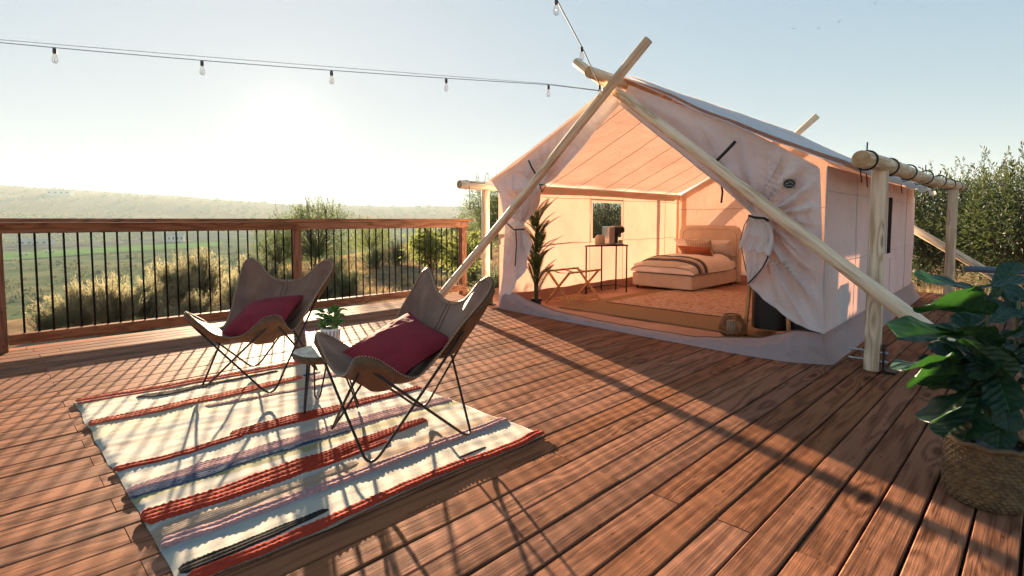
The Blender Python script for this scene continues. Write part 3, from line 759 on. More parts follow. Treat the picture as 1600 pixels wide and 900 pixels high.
# window screens with frames
def window(w_, Yf, mat, n, ins):
    x0, x1, z0, z1 = w_; b = MB(); b.add([(x0, Yf(x0), z0), (x1, Yf(x1), z0), (x1, Yf(x1), z1), (x0, Yf(x0), z1)], [(0, 1, 2, 3)]); o = b.build('window', mat, tent, smooth=False)
    for (a, c, e, f) in ((x0 - .06, x1 + .06, z0 - .06, z0 + .004), (x0 - .06, x1 + .06, z1 - .004, z1 + .06), (x0 - .06, x0 + .004, z0 + .004, z1 - .004), (x1 - .004, x1 + .06, z0 + .004, z1 - .004)):
        b = MB(); b.add([(a, Yf(a) + ins * .022, e), (c, Yf(c) + ins * .022, e), (c, Yf(c) + ins * .022, f), (a, Yf(a) + ins * .022, f)], [(0, 1, 2, 3)]); b.build('window_frame', 'canvas2' if n else 'canvas', o, smooth=False)
window(WL, lambda x: YL + .01, 'mesh', 0, -1)
window(WR_, lambda x: YR(x) - .012, 'mesh_dark', 0, -1)
# seams and doubled bands that show on the lit cloth from inside
def strip(name, pts, wv, mat, th=.004):
    b = MB(); pts = [Vector(p) for p in pts]; wv = Vector(wv)
    b.add([p - wv / 2 for p in pts] + [p + wv / 2 for p in pts], [(i, i + 1, len(pts) + i + 1, len(pts) + i) for i in range(len(pts) - 1)]); return b.build(name, mat, tent)
strip('eave_band', [(lerp(XF + .25, XB - .05, i / 30), YL - .035 + .006 * math.sin(i), 1.585 + .012 * math.sin(i * 1.3)) for i in range(31)], (0, 0, .085), 'canvas2')
for z in (1.49, .82):
    b = MB(); segs = [(XF + .1, WL[0] - .07), (WL[1] + .07, XB)] if z < 1.45 and z > .8 else [(XF + .1, XB)]
    for a, c in segs: b.tube([(lerp(a, c, i / 20), wall_left((lerp(a, c, i / 20) - XF - .03) / (XB - XF - .03), z / 1.645)[1] - .004, z + .008 * math.sin(i * .9)) for i in range(21)], .0032, 5)
    b.build('wall_seam', 'thread', tent)
for x in (WL[0] - .065, WL[1] + .065, 9.2):
    b = MB(); b.tube([(x, wall_left((x - XF - .03) / (XB - XF - .03), z / 1.645)[1] - .004, z) for z in (.05, .4, .8, 1.2, 1.6)], .003, 5); b.build('wall_seam', 'thread', tent)
for u in (.12, .24, .37, .50, .63, .76, .9):
    b = MB(); b.tube([Vector(roof_left(u, v / 12)) - Vector((0, .002, .005)) for v in range(13)], .0032, 5); b.build('roof_seam', 'thread', tent)
strip('corner_band', [(XB - .10, YL - .02, z) for z in (.02, .5, 1.0, 1.6)], (.10, 0, 0), 'canvas2')
strip('corner_band', [(XB - .012, YL - .10, z) for z in (.02, .5, 1.0, 1.6)], (0, .10, 0), 'canvas2')
b = MB(); b.tube([(XB - .012, lerp(YR(XB), YL, i / 20), 1.36 + .006 * math.sin(i)) for i in range(21)], .0032, 5); b.build('wall_seam', 'thread', tent)
strip('back_gable_band', [(XB - .02, lerp(YL, RY_, i / 12), lerp(1.55, RZ - .10, i / 12)) for i in range(13)], (0, .05, .08), 'canvas2')
M['hem'] = plain('stitched_hem', (.66, .62, .61), rough=.9)
def rseam(pts, r=.004): b = MB(); b.tube(pts, r, 5); b.build('wall_seam', 'hem', tent)
def wr_pt(x, z): p = Vector(wall_right((x - XF) / (XB - XF), (z - .22) / 1.38)); p.y -= .003; return p
for z in (.80, 1.40): rseam([wr_pt(lerp(XF + .02, XB - .02, i / 60), z) for i in range(61) if not (WR_[0] - .06 < lerp(XF, XB, i / 60) < WR_[1] + .06 and z < 1.45 and False)])
for x in (5.95, 7.28, 7.92, 9.0): rseam([wr_pt(x, .24 + 1.33 * i / 12) for i in range(13)], .0035)
rseam([Vector((XF - .012, YR(XF) - .004, .23 + 1.36 * i / 12)) for i in range(13)], .007)
# the front: two door panels drawn aside and tied to the crossed poles
def panel(keys_in, keys_out, ties, seed, amp):
    """cloth between an inner and an outer edge, its folds running out of the tie points"""
    T = [AX(x, y, XF) for x, y in ties]
    def fn(s, t):
        a, c = poly(t, keys_in), poly(t, keys_out)
        p = AX(lerp(a[0], c[0], s), lerp(a[1], c[1], s), XF)
        A = poly(t, amp); e = min(1, (1 - s) * 3.2); dx = 0
        for k, q in enumerate(T):
            r = math.hypot(p.y - q.y, p.z - q.z); an = math.atan2(p.z - q.z, p.y - q.y)
            f = (1 - 2.2 * abs(math.sin(an * 8.5 + 3.0 * nz(an * 1.7, r * .9, seed + k))) ** .8) * .62 + nz(an * 9, r * .7, seed + 5 + k) * 1.0
            dx += f * min(1, r * 5) * math.exp(-(r / 1.05) ** 2)
        dx = -A * dx - .030 * nz(s * 2.2 + seed, t * 7, 2) - .012 * nz(p.y * 4 + p.z * 5, p.y * 1.5 - p.z * 2 + seed, 6) - .005 * nz(p.y * 11, p.z * 13, seed)
        return (p.x + dx * e - .02, p.y, p.z)
    return fn
KR_I = [(0, (970, 163)), (.15, (1030, 212)), (.3, (1088, 258)), (.45, (1140, 300)), (.55, (1166, 324)), (.61, (1180, 340)), (.68, (1186, 362)), (.75, (1200, 388)), (.80, (1200, 404)), (.86, (1170, 444)), (.93, (1192, 468)), (1, (1245, 505))]
KR_O = [(0, (984, 133)), (.15, (1060, 163)), (.3, (1140, 190)), (.45, (1215, 226)), (.55, (1282, 262)), (.61, (1284, 300)), (.68, (1285, 340)), (.75, (1286, 390)), (.86, (1287, 450)), (.93, (1288, 490)), (1, (1289, 521))]
b = MB(); b.grid(panel(KR_I, KR_O, [(1184, 341)], 3, [(0, .035), (.5, .055), (.62, .07), (.8, .10), (1, .09)]), 60, 110); pR = panel(KR_I, KR_O, [(1184, 341)], 3, [(0, .035), (.5, .055), (.62, .07), (.8, .10), (1, .09)]); fr = b.build('door_panel', 'canvas', tent)
b = MB(); b.tube([Vector(pR(0, i / 70)) - Vector((.003, 0, 0)) for i in range(71)], .005, 5); b.tube([Vector(pR(i / 30, 1)) for i in range(31)], .006, 5); b.tube([Vector(pR(.06 + .8 * i / 40, .54 - .06 * i / 40)) - Vector((.002, 0, 0)) for i in range(41)], .003, 5); b.build('door_hem', 'hem', tent)
KL_I = [(0, (970, 163)), (.2, (930, 206)), (.4, (886, 255)), (.52, (858, 284)), (.6, (849, 292)), (.68, (842, 312)), (.76, (822, 345)), (.79, (818, 352)), (.85, (826, 385)), (.93, (822, 420)), (1, (790, 472))]
KL_O = [(0, (962, 140)), (.2, (908, 176)), (.4, (852, 220)), (.52, (806, 258)), (.6, (768, 281)), (.68, (782, 302)), (.76, (789, 340)), (.79, (791, 350)), (.85, (789, 385)), (.93, (787, 430)), (1, (780, 480))]
b = MB(); b.grid(panel(KL_I, KL_O, [(815, 352), (849, 291)], 8, [(0, .025), (.5, .045), (.7, .06), (.86, .065), (1, .04)]), 44, 110); fl = b.build('door_panel', 'canvas', tent)
# the gathered right door: cuff above, pale lining and black binding in its mouth
def quadpx(name, rows, X, mat, amp, seed, n=24, m_=16):
    def fn(u, v):
        a = poly(v, rows); p = AX(lerp(a[0], a[2], u), lerp(a[1], a[3], u), poly(v, X))
        wv_ = math.sin(u * 21 + seed + 1.5 * nz(v * 2, seed)); return (p.x - amp * (wv_ * .8 + nz(u * 7, v * 3, seed)) * min(1, v * 2 + .3), p.y, p.z - (.012 * wv_ if v > .98 else 0))
    b = MB(); b.grid(fn, n, m_); return b.build(name, mat, tent)
quadpx('door_cuff', [(0, (1169, 340, 1196, 341)), (.3, (1167, 352, 1206, 352)), (.65, (1161, 368, 1210, 374)), (1, (1155, 386, 1204, 398))], [(0, 4.75), (1, 4.735)], 'canvas', .022, 1)
quadpx('door_lining', [(0, (1158, 380, 1206, 384)), (.4, (1164, 402, 1204, 404)), (.75, (1166, 426, 1190, 424)), (1, (1168, 444, 1174, 444))], [(0, 4.83), (1, 4.80)], 'canvas', .012, 4)
b = MB(); b.tube([AX(x, y, X) for x, y, X in ((1201, 394, 4.74), (1199, 404, 4.75), (1192, 418, 4.76), (1181, 431, 4.77), (1169, 443, 4.77))], .006, 6); b.build('door_binding', 'black', tent)
def ribbon(name, pts, r, mat='black', par=None): b = MB(); b.tube(pts, r, 6); return b.build(name, mat, par or tent)
P_ = lambda x, y, X: AX(x, y, X)
ribbon('tie_strap', [P_(1170, 337, 4.70), P_(1180, 340, 4.69), P_(1194, 341, 4.70), P_(1200, 345, 4.76)], .012)
ribbon('tie_strap', [P_(1171, 338, 4.71), P_(1163, 352, 4.71), P_(1157, 375, 4.73), P_(1161, 400, 4.73), P_(1166, 424, 4.73)], .004)
ribbon('tie_strap', [P_(790, 347, 4.72), P_(803, 359, 4.71), P_(820, 358, 4.73)], .009)
ribbon('tie_strap', [P_(806, 358, 4.70), P_(807, 380, 4.70), P_(805, 416, 4.71)], .008)
ribbon('tie_strap', [P_(843, 288, 4.72), P_(847, 300, 4.70), P_(853, 290, 4.72), P_(843, 288, 4.72)], .008)
ribbon('tie_strap', [P_(826, 251, 4.77), P_(831, 262, 4.72), P_(837, 272, 4.66)], .011)
ribbon('tie_strap', [P_(1149, 221, 4.79), P_(1135, 236, 4.75), P_(1118, 253, 4.70)], .014)
ribbon('tie_strap', [P_(1126, 283, 4.86), P_(1129, 300, 4.86), P_(1127, 317, 4.86)], .009)
# front sill of the skirt, lying slack on the boards
LO = [(0, (779, 482)), (.17, (860, 498)), (.36, (960, 517)), (.55, (1060, 536)), (.74, (1150, 553)), (.88, (1225, 565)), (1, (1284, 571))]
UP = [(0, (793, 452)), (.08, (822, 468)), (.17, (868, 486)), (.3, (930, 500)), (.45, (1000, 513)), (.6, (1090, 527)), (.78, (1190, 528)), (.88, (1240, 517)), (1, (1291, 517))]
def sill(u, v):
    lo = poly(u, LO); up = poly(u, UP); a = G(lo[0], lo[1] + .0, .004); c = AX(up[0], up[1], XF + .03)
    a.x = max(4.55, min(a.x, 4.86)); k = v ** .8
    p = a.lerp(c, k); bulge = .035 * math.sin(math.pi * v)
    q = Vector((p.x - bulge + .022 * nz(u * 22, v * 2.5, 3) * (.25 + v) + .010 * nz(u * 60, v * 5, 5), p.y, max(.003, p.z + .016 * nz(u * 26, v * 4, 7) * math.sin(math.pi * v) + bulge * .5)))
    k2 = max(0, min(1, (u - .90) / .10)); k2 = k2 * k2 * (3 - 2 * k2); return tuple(q.lerp(Vector(skirt_right(0, v)), k2))
b = MB(); b.grid(sill, 130, 14); b.build('door_sill', 'skirt', tent)
b = MB(); b.tube([Vector(sill(i / 90, 1)) + Vector((0, 0, .003)) for i in range(8, 84)], .005, 5); b.build('sill_binding', 'thread', tent)
b = MB(); b.grid(lambda u, v: (lerp(XF - .02, XB + .1, u), lerp(YR(lerp(XF, XB, u)) - .02, YL + .02, v), .009 + .006 * nz(u * 14, v * 12, 2)), 60, 44); b.build('groundsheet', 'floor', tent)
b = MB(); b.grid(lambda u, v: (lerp(XF + .1, XB - .01, u), YL - .012 - .05 * (1 - v), lerp(.012, .17, v) + .006 * math.sin(u * 40) * v), 70, 4); b.build('inner_skirt', 'floor', tent)
b = MB(); b.grid(lambda u, v: (XB - .012 - .05 * (1 - v), lerp(YR(XB), YL, u), lerp(.012, .17, v)), 50, 4); b.build('inner_skirt', 'floor', tent)
# oval emblem patch on the right front corner
bc = AX(1233, 287, XF - .055)
b = MB(); b.box((bc.x + .006, bc.y, bc.z), (.003, .105, .085), Matrix.Rotation(R(4), 3, 'X')); pt = b.build('emblem_patch', plain('patch_khaki', (.46, .38, .28), rough=.9), tent, smooth=False)
b = MB(); b.add([(bc.x, bc.y + .046 * math.cos(q), bc.z + .037 * math.sin(q)) for q in (2 * math.pi * i / 28 for i in range(28))] + [(bc.x + .004, bc.y + .046 * math.cos(q), bc.z + .037 * math.sin(q)) for q in (2 * math.pi * i / 28 for i in range(28))],
               [tuple(range(28))] + [(i, (i + 1) % 28, 28 + (i + 1) % 28, 28 + i) for i in range(28)]); b.build('emblem_oval', 'black', pt, smooth=False)
b = MB(); EZ = [(.032, -.004), (.020, .012), (.012, .004), (-.004, .024), (-.014, .010), (-.022, .016), (-.034, -.002)]
b.add([(bc.x - .002, bc.y + y, bc.z + z) for y, z in EZ] + [(bc.x - .002, bc.y + y * .96, bc.z + z - .007) for y, z in EZ], [(i, i + 1, 8 + i, 7 + i) for i in range(6)])
b.add([(bc.x - .002, bc.y + y, bc.z + z) for y, z in ((.028, -.014), (-.028, -.014), (-.026, -.019), (.026, -.019))], [(0, 1, 2, 3)])
b.build('emblem_mark', plain('patch_grey', (.30, .31, .31), rough=.8), pt, smooth=False)

# ------------------------------------------------------------ the log frame
lf = thing('log_frame', (4.6, 3.2, 0), 'peeled pine log frame of crossed poles, ridge pole, side beams and posts', 'tent frame')
def ext_to_ground(a, c, z=0.0): d = c - a; return a + d * ((z - a.z) / d.z)
pa, pb = AX(1013, 62, 4.56), AX(697, 452, 4.56); pole('crossed_pole', ext_to_ground(pa, pb, .03), pa, .053, .047, 'log', lf, seed=1)
pa, pb = AX(900, 97, 4.69), AX(1503, 553, 4.69); pole('crossed_pole', ext_to_ground(pa, pb, .03), pa, .056, .047, 'log', lf, seed=2)
pole('ridge_pole', (4.27, 3.22, 2.595), (10.35, 3.2, 2.585), .055, .050, 'log', lf, seed=3)
pa = AX(1277, 181, 9.93); pole('crossed_pole', (9.93, 6.1, .03), pa, .057, .05, 'log', lf, seed=4)
pa, pb = AX(1428, 357, 10.02), AX(1530, 418, 10.02); pole('crossed_pole', ext_to_ground(pa, pb, .02), pa + (pa - pb).normalized() * 2.9, .06, .05, 'log', lf, seed=5)
pole('side_beam', (4.27, .925, 1.580), (9.85, .915, 1.625), .059, .054, 'log', lf, seed=6)
pole('side_beam', AX(718, 288, 4.5), (9.7, 5.48, 1.63), .056, .054, 'log', lf, seed=7)
for i, (x, y, zt, rr) in enumerate(((4.875, .93, 1.53, .062), (9.13, .92, 1.56, .062), (4.96, 5.47, 1.58, .056), (9.1, 5.48, 1.58, .056))):
    pole('post', (x, y, .012), (x, y, zt), rr, rr, 'log', lf, n=20, flat=.86, bend=.004, seed=10 + i)
    b = MB(); s = -1 if y < 3 else 1
    b.box((x + .012, y - .075 , .115), (.085, .012, .215)); b.box((x + .012, y - .115, .014), (.085, .085, .012)); br = b.build('steel_bracket', 'steel', lf, smooth=False)
    for z in (.085, .155):
        b = MB(); b.tube([(x - .015, y - .105, z), (x - .015, y + .155, z)], .008, 8); b.tube([(x - .015, y - .092, z), (x - .015, y - .083, z)], .016, 6); b.tube([(x - .015, y + .064, z), (x - .015, y + .076, z)], .016, 6)
        b.build('bolt', 'bolt', lf, smooth=False)
# black guy cords from the eave to the side beam
for i, x in enumerate((4.42, 5.15, 5.95, 6.9, 7.85, 8.7, 9.45)):
    ex = max(4.98, x + .05); e = Vector(roof_right((ex - XF - .03) / (XB + .1 - XF + .07), 1.03, .03)); bx_ = Vector((x, .925, 1.58 + .0082 * (x - 4.27)))
    b = MB(); b.tube([e, (e + bx_) / 2 + Vector((0, 0, .01)), bx_ + Vector((0, .05, .045))], .0055, 6)
    b.tube([e + Vector((0, 0, -.015)), bx_ + Vector((.03, .07, -.02))], .0045, 6)
    b.tube([bx_ + Vector((.012 * math.sin(q), .067 * math.cos(q), .067 * math.sin(q))) for q in (2 * math.pi * k / 18 for k in range(20))], .0065, 6)
    if i in (0, 3): b.tube([bx_ + Vector((0, 0, .06)), bx_ + Vector((.004, 0, .125))], .005, 5)
    b.tube([e, e + Vector((.01, -.01, -.07)), e + Vector((.0, -.02, -.14 - .03 * (i % 3)))], .0045, 5)
    b.build('guy_cord', 'black', tent)
b = MB(); p = Vector((4.62, 5.48, 1.63)); b.tube([p + Vector((.004 * math.sin(q), .06 * math.cos(q), .06 * math.sin(q))) for q in (2 * math.pi * k / 18 for k in range(20))], .005, 6)
b.tube([p + Vector((0, -.06, 0)), p + Vector((0, -.075, -.12)), p + Vector((.01, -.07, -.34))], .004, 5); b.tube([p + Vector((0, -.05, .03)), Vector(roof_left(.03, 1))], .004, 5); b.build('guy_cord', 'black', tent)

# ============================================================ butterfly chairs
FA, FB = .27, .281
HALF = [(0, -.312, .705), (.11, -.318, .722), (.19, -.327, .775), (.25, -.338, .835), (.318, -.346, .868), (.374, -.336, .842), (.378, -.290, .772), (.338, -.178, .640), (.300, -.066, .492), (.280, .03, .408),
        (.290, .110, .424), (.312, .188, .482), (.336, .258, .534), (.328, .312, .556), (.272, .340, .542), (.198, .338, .485), (.11, .330, .424), (0, .326, .402)]
OUT = [Vector(p) for p in HALF] + [Vector((-x, y, z)) for x, y, z in HALF[-2:0:-1]]
NS = len(OUT); TIPS = {(1, -1): 4.15 / NS, (1, 1): 13.2 / NS, (-1, 1): (NS - 13.2) / NS, (-1, -1): (NS - 4.15) / NS}
SC = Vector((0, .035, .318))
def rim(q):
    q = (q % 1.0) * NS; i = int(q) % NS; t = q - int(q); a, b_, c, d = OUT[i - 1], OUT[i], OUT[(i + 1) % NS], OUT[(i + 2) % NS]
    return .5 * ((2 * b_) + (c - a) * t + (2 * a - 5 * b_ + 4 * c - d) * t * t + (3 * b_ - a - 3 * c + d) * t ** 3)
def sl_pt(rho, q):
    e = rim(q); back = max(0, min(1, (.1 - e.y) / .35)); pz = lerp(1.75, 1.55, back); ph = lerp(1.0, .92, back)
    x = e.x * rho; y = SC.y + (e.y - SC.y) * rho ** ph; z = SC.z + (e.z - SC.z) * rho ** pz
    return Vector((x, y, z + .003 * nz(x * 9, y * 9) * (1 - rho)))
def sl_n(rho, q):
    r2 = min(1, max(.05, rho)); n = (sl_pt(r2, q + .004) - sl_pt(r2, q - .004)).cross(sl_pt(r2 + .01, q) - sl_pt(r2 - .01, q)); n.normalize()
    return n if n.dot(Vector((0, .45, 1))) > 0 else -n
def sling(u, v):                                   # the middle line, v from back (-1) to front (1)
    return sl_pt(abs(v), 0.0 if v < 0 else .5) + Vector((u, 0, 0))
def make_chair(loc, ang, label):
    t = thing('butterfly_chair', loc, label, 'chair', 'butterfly chairs on the rug', rz=ang - R(90))
    b = MB(); n, k = 136, 22; vs = [SC]
    for i in range(1, k + 1): vs += [sl_pt(i / k, j / n) for j in range(n)]
    fs = [(0, 1 + j, 1 + (j + 1) % n) for j in range(n)]
    for i in range(k - 1):
        for j in range(n): j2 = (j + 1) % n; a = 1 + i * n; fs.append((a + j, a + n + j, a + n + j2, a + j2))
    b.add(vs, fs); o = b.build('leather_sling', ['leather', 'suede'], t, world=False)
    m = solidify(o, .0045, -1).modifiers[0]; m.material_offset = 1; m.material_offset_rim = 1
    # pockets folded under each corner
    for q0 in TIPS.values():
        b = MB()
        def pk(u, v):
            q = q0 + lerp(-2.6, 2.6, u) / NS; rho = lerp(.56, 1.0, v); p = sl_pt(rho, q); e = math.sin(math.pi * u) ** .5 if 0 < u < 1 else 0
            return p - sl_n(rho, q) * (.007 + .034 * e * (1 - v) ** .6 + .024 * e * (v < .97))
        b.grid(pk, 18, 12); solidify(b.build('corner_pocket', 'suede', t, world=False), .003)
    b = MB(); L = 0; last = sl_pt(1, 0)
    for i in range(1, 2200):
        q = i / 2200; p = sl_pt(.985, q); L += (p - last).length; last = p
        if L > .0155:
            L = 0; nn = sl_n(.985, q); c = sl_pt(.93, q); ax = (p - c).normalized(); tg = nn.cross(ax)
            rot = Matrix((tg, ax, nn)).transposed(); b.box(p + nn * .001, (.0045, .018, .007), rot)
    b.build('edge_stitching', 'stitch', t, world=False, smooth=False)
    b = MB()
    for s in (-.018, .018): b.tube([sling(s, -.97 + 1.94 * i / 40) + Vector((0, 0, .0015)) for i in range(41)], .0022, 5)
    b.build('centre_seam', 'suede', t, world=False)
    # steel rod frame: each foot carries two legs, crossing to the neighbouring corners
    T = {k_: sl_pt(.94, q) - sl_n(.94, q) * (.020 if k_[1] > 0 else .036) + Vector((k_[0] * .012, k_[1] * .008, 0)) for k_, q in TIPS.items()}
    for sx in (-1, 1):
        for sy in (-1, 1):
            f = Vector((sx * FA, sy * FB, .009)); t1, t2 = T[(sx, -sy)], T[(-sx, sy)]
            d1 = (t1 - f).normalized(); d2 = (t2 - f).normalized(); f2 = f - (d1 + d2).normalized() * .012; f2.z = .009
            e1, e2 = f + d1 * .10, f + d2 * .10; off = Vector((0, 0, -.012)) if sx * sy > 0 else Vector((0, 0, .0))
            o1 = Vector((sx * .006, 0, 0)); o2 = Vector((0, sy * .006, 0))
            pts = [t1 + o1, t1.lerp(e1, .5) + o1] + bez(e1, f2, e2, 8) + [t2.lerp(e2, .5) + o2, t2 + o2]
            b = MB(); b.tube(pts, .0068, 8); b.build('frame_rod', 'steel', t, world=False)
    return t
CH1, CH2 = (1.394, 3.878, .012), (1.544, 2.380, .014)
A1, A2 = -2.552, 3.007
make_chair(CH1, A1, 'brown leather butterfly chair nearer the railing, left of the side table')
make_chair(CH2, A2, 'brown leather butterfly chair in front, right of the side table')
def pillow(name, size, th, mat, seed, n=34, pinch=.10, wrk=.006, parent=None, label=None, cat='cushion', group=None):
    b = MB(); top = []; w_, h_ = size
    def pt(u, v, s):
        x, y = u * 2 - 1, v * 2 - 1
        px = x * (1 - pinch * (1 - y * y)); py = y * (1 - pinch * (1 - x * x))
        prof = max(0, (1 - x ** 4)) ** .5 * max(0, (1 - y ** 4)) ** .5; prof *= .55 + .45 * (1 - x * x) * (1 - y * y)
        z = s * th / 2 * prof + wrk * (nz(x * 3 + seed, y * 3, s) + .6 * nz(x * 8 + seed, y * 8, s)) * min(1, prof * 2)
        return (px * w_ / 2, py * h_ / 2, z)
    b.grid(lambda u, v: pt(u, v, 1), n, n); b.grid(lambda u, v: pt(1 - u, v, -1), n, n)
    o = b.build(name, mat, parent)
    pts = [(0, i / n) for i in range(n)] + [(i / n, 1) for i in range(n)] + [(1, 1 - i / n) for i in range(n)] + [(1 - i / n, 0) for i in range(n + 1)]
    p = MB(); p.tube([pt(u, v, 1) for u, v in pts], .0035, 5, False); p.build('seam_piping', mat, o, world=False)
    if label: tag(o, label, cat, group)
    return o
def place(o, loc, m): o.location = loc; o.rotation_euler = m.to_euler()
c = pillow('cushion', (.45, .45), .18, 'wine', 1, label='wine-red cushion lying in the chair nearer the railing', group='wine-red cushions')
place(c, (CH1[0] + .02, CH1[1] + .012, .492), Matrix.Rotation(A1 - R(90), 3, 'Z') @ Matrix.Rotation(R(-24), 3, 'X') @ Matrix.Rotation(R(7), 3, 'Y') @ Matrix.Rotation(R(8), 3, 'Z'))
c = pillow('cushion', (.43, .43), .16, 'wine', 2, label='wine-red cushion standing on its corner in the front chair', group='wine-red cushions')
place(c, (CH2[0] - .004, CH2[1] - .008, .512), Matrix.Rotation(A2 - R(90), 3, 'Z') @ Matrix.Rotation(R(-22), 3, 'X') @ Matrix.Rotation(R(-15), 3, 'Y') @ Matrix.Rotation(R(3), 3, 'Z'))

# ------------------------------------------------------------ side table and its pot plant
TC = Vector((1.455, 3.045, 0)); TZ = .395
tb = thing('side_table', TC, 'small wood-slice side table on black hairpin legs between the chairs', 'table')
mod = lambda i, j: 1 + .06 * math.sin(j * .39 + .6) + .035 * math.sin(j * .9 + 2)
b = MB(); b.lathe([(.172, TZ - .004), (.168, TZ), (.10, TZ + .0008), (.004, TZ + .001)], 32, mod=mod); b.build('table_top', 'slab', tb, world=False, angle=40)
b = MB(); b.lathe([(.150, TZ - .052), (.172, TZ - .045), (.180, TZ - .025), (.172, TZ - .0042)], 32, mod=mod); b.build('bark_edge', 'bark', tb, world=False)
for i, (fx, fy) in enumerate(((-.115, .035), (.055, .225), (.15, -.11))):
    d = Vector((fx, fy, 0)).normalized(); s = Vector((-d.y, d.x, 0)); top = d * .09 + Vector((0, 0, TZ - .05)); ft = Vector((fx, fy, .016)); b = MB()
    b.tube([top + s * .045] + bez(ft + s * .017 + Vector((0, 0, .03)), ft - Vector((0, 0, .012)), ft - s * .017 + Vector((0, 0, .03)), 7) + [top - s * .045], .0055, 8); b.box(top + Vector((0, 0, -.002)), (.11, .05, .004), Matrix.Rotation(math.atan2(s.y, s.x), 3, 'Z')); b.build('hairpin_leg', 'steel', tb, world=False)
pc = Vector((1.515, 3.085, TZ + .002))
pp = thing('potted_plant', pc, 'small jade-leaved plant in a ribbed white and lilac pot on the side table', 'potted plant')
b = MB(); rib = lambda i, j: 1 + (.018 if j % 4 < 2 else -.012) * (0 < i < 4)
vs0 = len(b.f); b.lathe([(.042, 0), (.050, .008), (.058, .10), (.058, .112), (.050, .112), (.047, .095), (.002, .093)], 64, mod=rib)
for i, f in enumerate(b.f): b.m[i] = 1 if (i // 64 in (1,) and (i % 64) % 4 >= 2) else 0
b.m[-1] = 2
b.build('pot', ['white_pot', 'lilac', 'bark'], pp, world=False, angle=50)
rd = random.Random(4); b0 = MB()
b0.grid(lambda u, v: (((u - .5) * .9) * math.sin(math.pi * min(1, v * .92 + .06)) ** .6 * .034, v * .042, .006 * (u - .5) ** 2 * 4 - .010 * v * v), 6, 7); lf0 = None
for i in range(64):
    a = i * 2.4; ht = .11 + .115 * ((i % 16) / 16) + rd.uniform(-.01, .012); rr = .045 * math.sqrt(rd.random()) + .012
    if i % 8 == 0:
        b = MB(); b.tube([(0, 0, .09), (rr * math.cos(a) * .6, rr * math.sin(a) * .6, ht * .7), (rr * math.cos(a), rr * math.sin(a), ht)], .003, 5); b.build('stem', 'stem', pp, world=False)
    if lf0 is None: o = lf0 = b0.build('leaf', 'succ', pp, world=False); solidify(o, .002)
    else: o = lf0.copy(); col.objects.link(o); o.parent = pp
    o.location = (rr * math.cos(a), rr * math.sin(a), ht); s = rd.uniform(.75, 1.2); o.scale = (s, s, s)
    o.rotation_euler = (R(rd.uniform(5, 65)), 0, a - R(90) + rd.gauss(0, .4))

# ============================================================ the striped rug
RUGX0, RUGX1, RUGY0, RUGY1 = .405, 2.14, 1.895, 4.375
rug = thing('striped_rug', ((RUGX0 + RUGX1) / 2, (RUGY0 + RUGY1) / 2, .004), 'chunky woven rug striped in cream, red, pink, blue and black', 'rug')
CREAM, RED, CORAL, PINK, BLUE, OLIVE, TAN, GREY, DARK = (.58, .52, .43), (.40, .050, .026), (.58, .12, .06), (.46, .25, .24), (.055, .085, .15), (.36, .33, .19), (.42, .30, .21), (.40, .41, .40), (.040, .032, .028)
YELL, PALEP, LGREY = (.54, .48, .35), (.55, .44, .36), (.44, .43, .40)
STR = [(4.36, CREAM), (4.30, CREAM), (4.25, OLIVE), (4.19, (.45, .42, .34)), (4.15, CREAM), (3.92, CREAM), (3.90, LGREY), (3.86, CREAM), (3.76, YELL), (3.56, YELL), (3.50, CREAM), (3.44, LGREY), (3.40, CREAM), (3.33, PALEP), (3.26, CREAM), (3.20, LGREY), (3.15, CREAM), (3.0, CREAM), (2.92, LGREY), (2.88, CREAM), (2.70, CREAM), (2.655, OLIVE), (2.60, OLIVE), (2.575, LGREY), (2.53, CREAM), (2.345, CREAM), (2.33, GREY), (2.31, TAN), (2.24, TAN), (2.13, GREY), (2.09, CREAM), (1.93, CREAM)]
m, t, N, L, B = _mat('woven_wool')
tc = N.new('ShaderNodeTexCoord'); sp = N.new('ShaderNodeSeparateXYZ'); L.new(tc.outputs['Object'], sp.inputs[0])
mp = N.new('ShaderNodeMapping'); mp.inputs['Scale'].default_value = (1.3, 14, 1); L.new(tc.outputs['Object'], mp.inputs[0])
wig = noise_n(N, L, mp.outputs[0], 1.6, 5, .6)
mp2 = N.new('ShaderNodeMapping'); mp2.inputs['Scale'].default_value = (.9, .5, 1); L.new(tc.outputs['Object'], mp2.inputs[0]); wig2 = noise_n(N, L, mp2.outputs[0], 2.2, 2)
hy = (RUGY0 + RUGY1) / 2
yy = math_n(N, L, 'ADD', sp.outputs[1], math_n(N, L, 'MULTIPLY_ADD', wig, .11, -.055)); yy = math_n(N, L, 'ADD', yy, math_n(N, L, 'MULTIPLY_ADD', wig2, .12, -.06))
mr = N.new('ShaderNodeMapRange'); L.new(yy, mr.inputs[0]); mr.inputs[1].default_value = RUGY1 - hy; mr.inputs[2].default_value = RUGY0 - hy
rp = ramp(N, [((RUGY1 - y) / (RUGY1 - RUGY0), c_) for y, c_ in STR]); L.new(mr.outputs[0], rp.inputs[0])
mp3 = N.new('ShaderNodeMapping'); mp3.inputs['Scale'].default_value = (3, 75, 1); L.new(tc.outputs['Object'], mp3.inputs[0]); st = noise_n(N, L, mp3.outputs[0], 1.0, 4, .7)
sr = ramp(N, [(.30, (.55, .54, .53)), (.46, (1, 1, 1)), (.75, (1.0, .97, .93))]); L.new(st, sr.inputs[0])
L.new(mixc(N, L, .8, rp.outputs[0], sr.outputs[0], 'MULTIPLY'), B.inputs['Base Color']); B.inputs['Roughness'].default_value = .95; B.inputs['Specular IOR Level'].default_value = .1; 
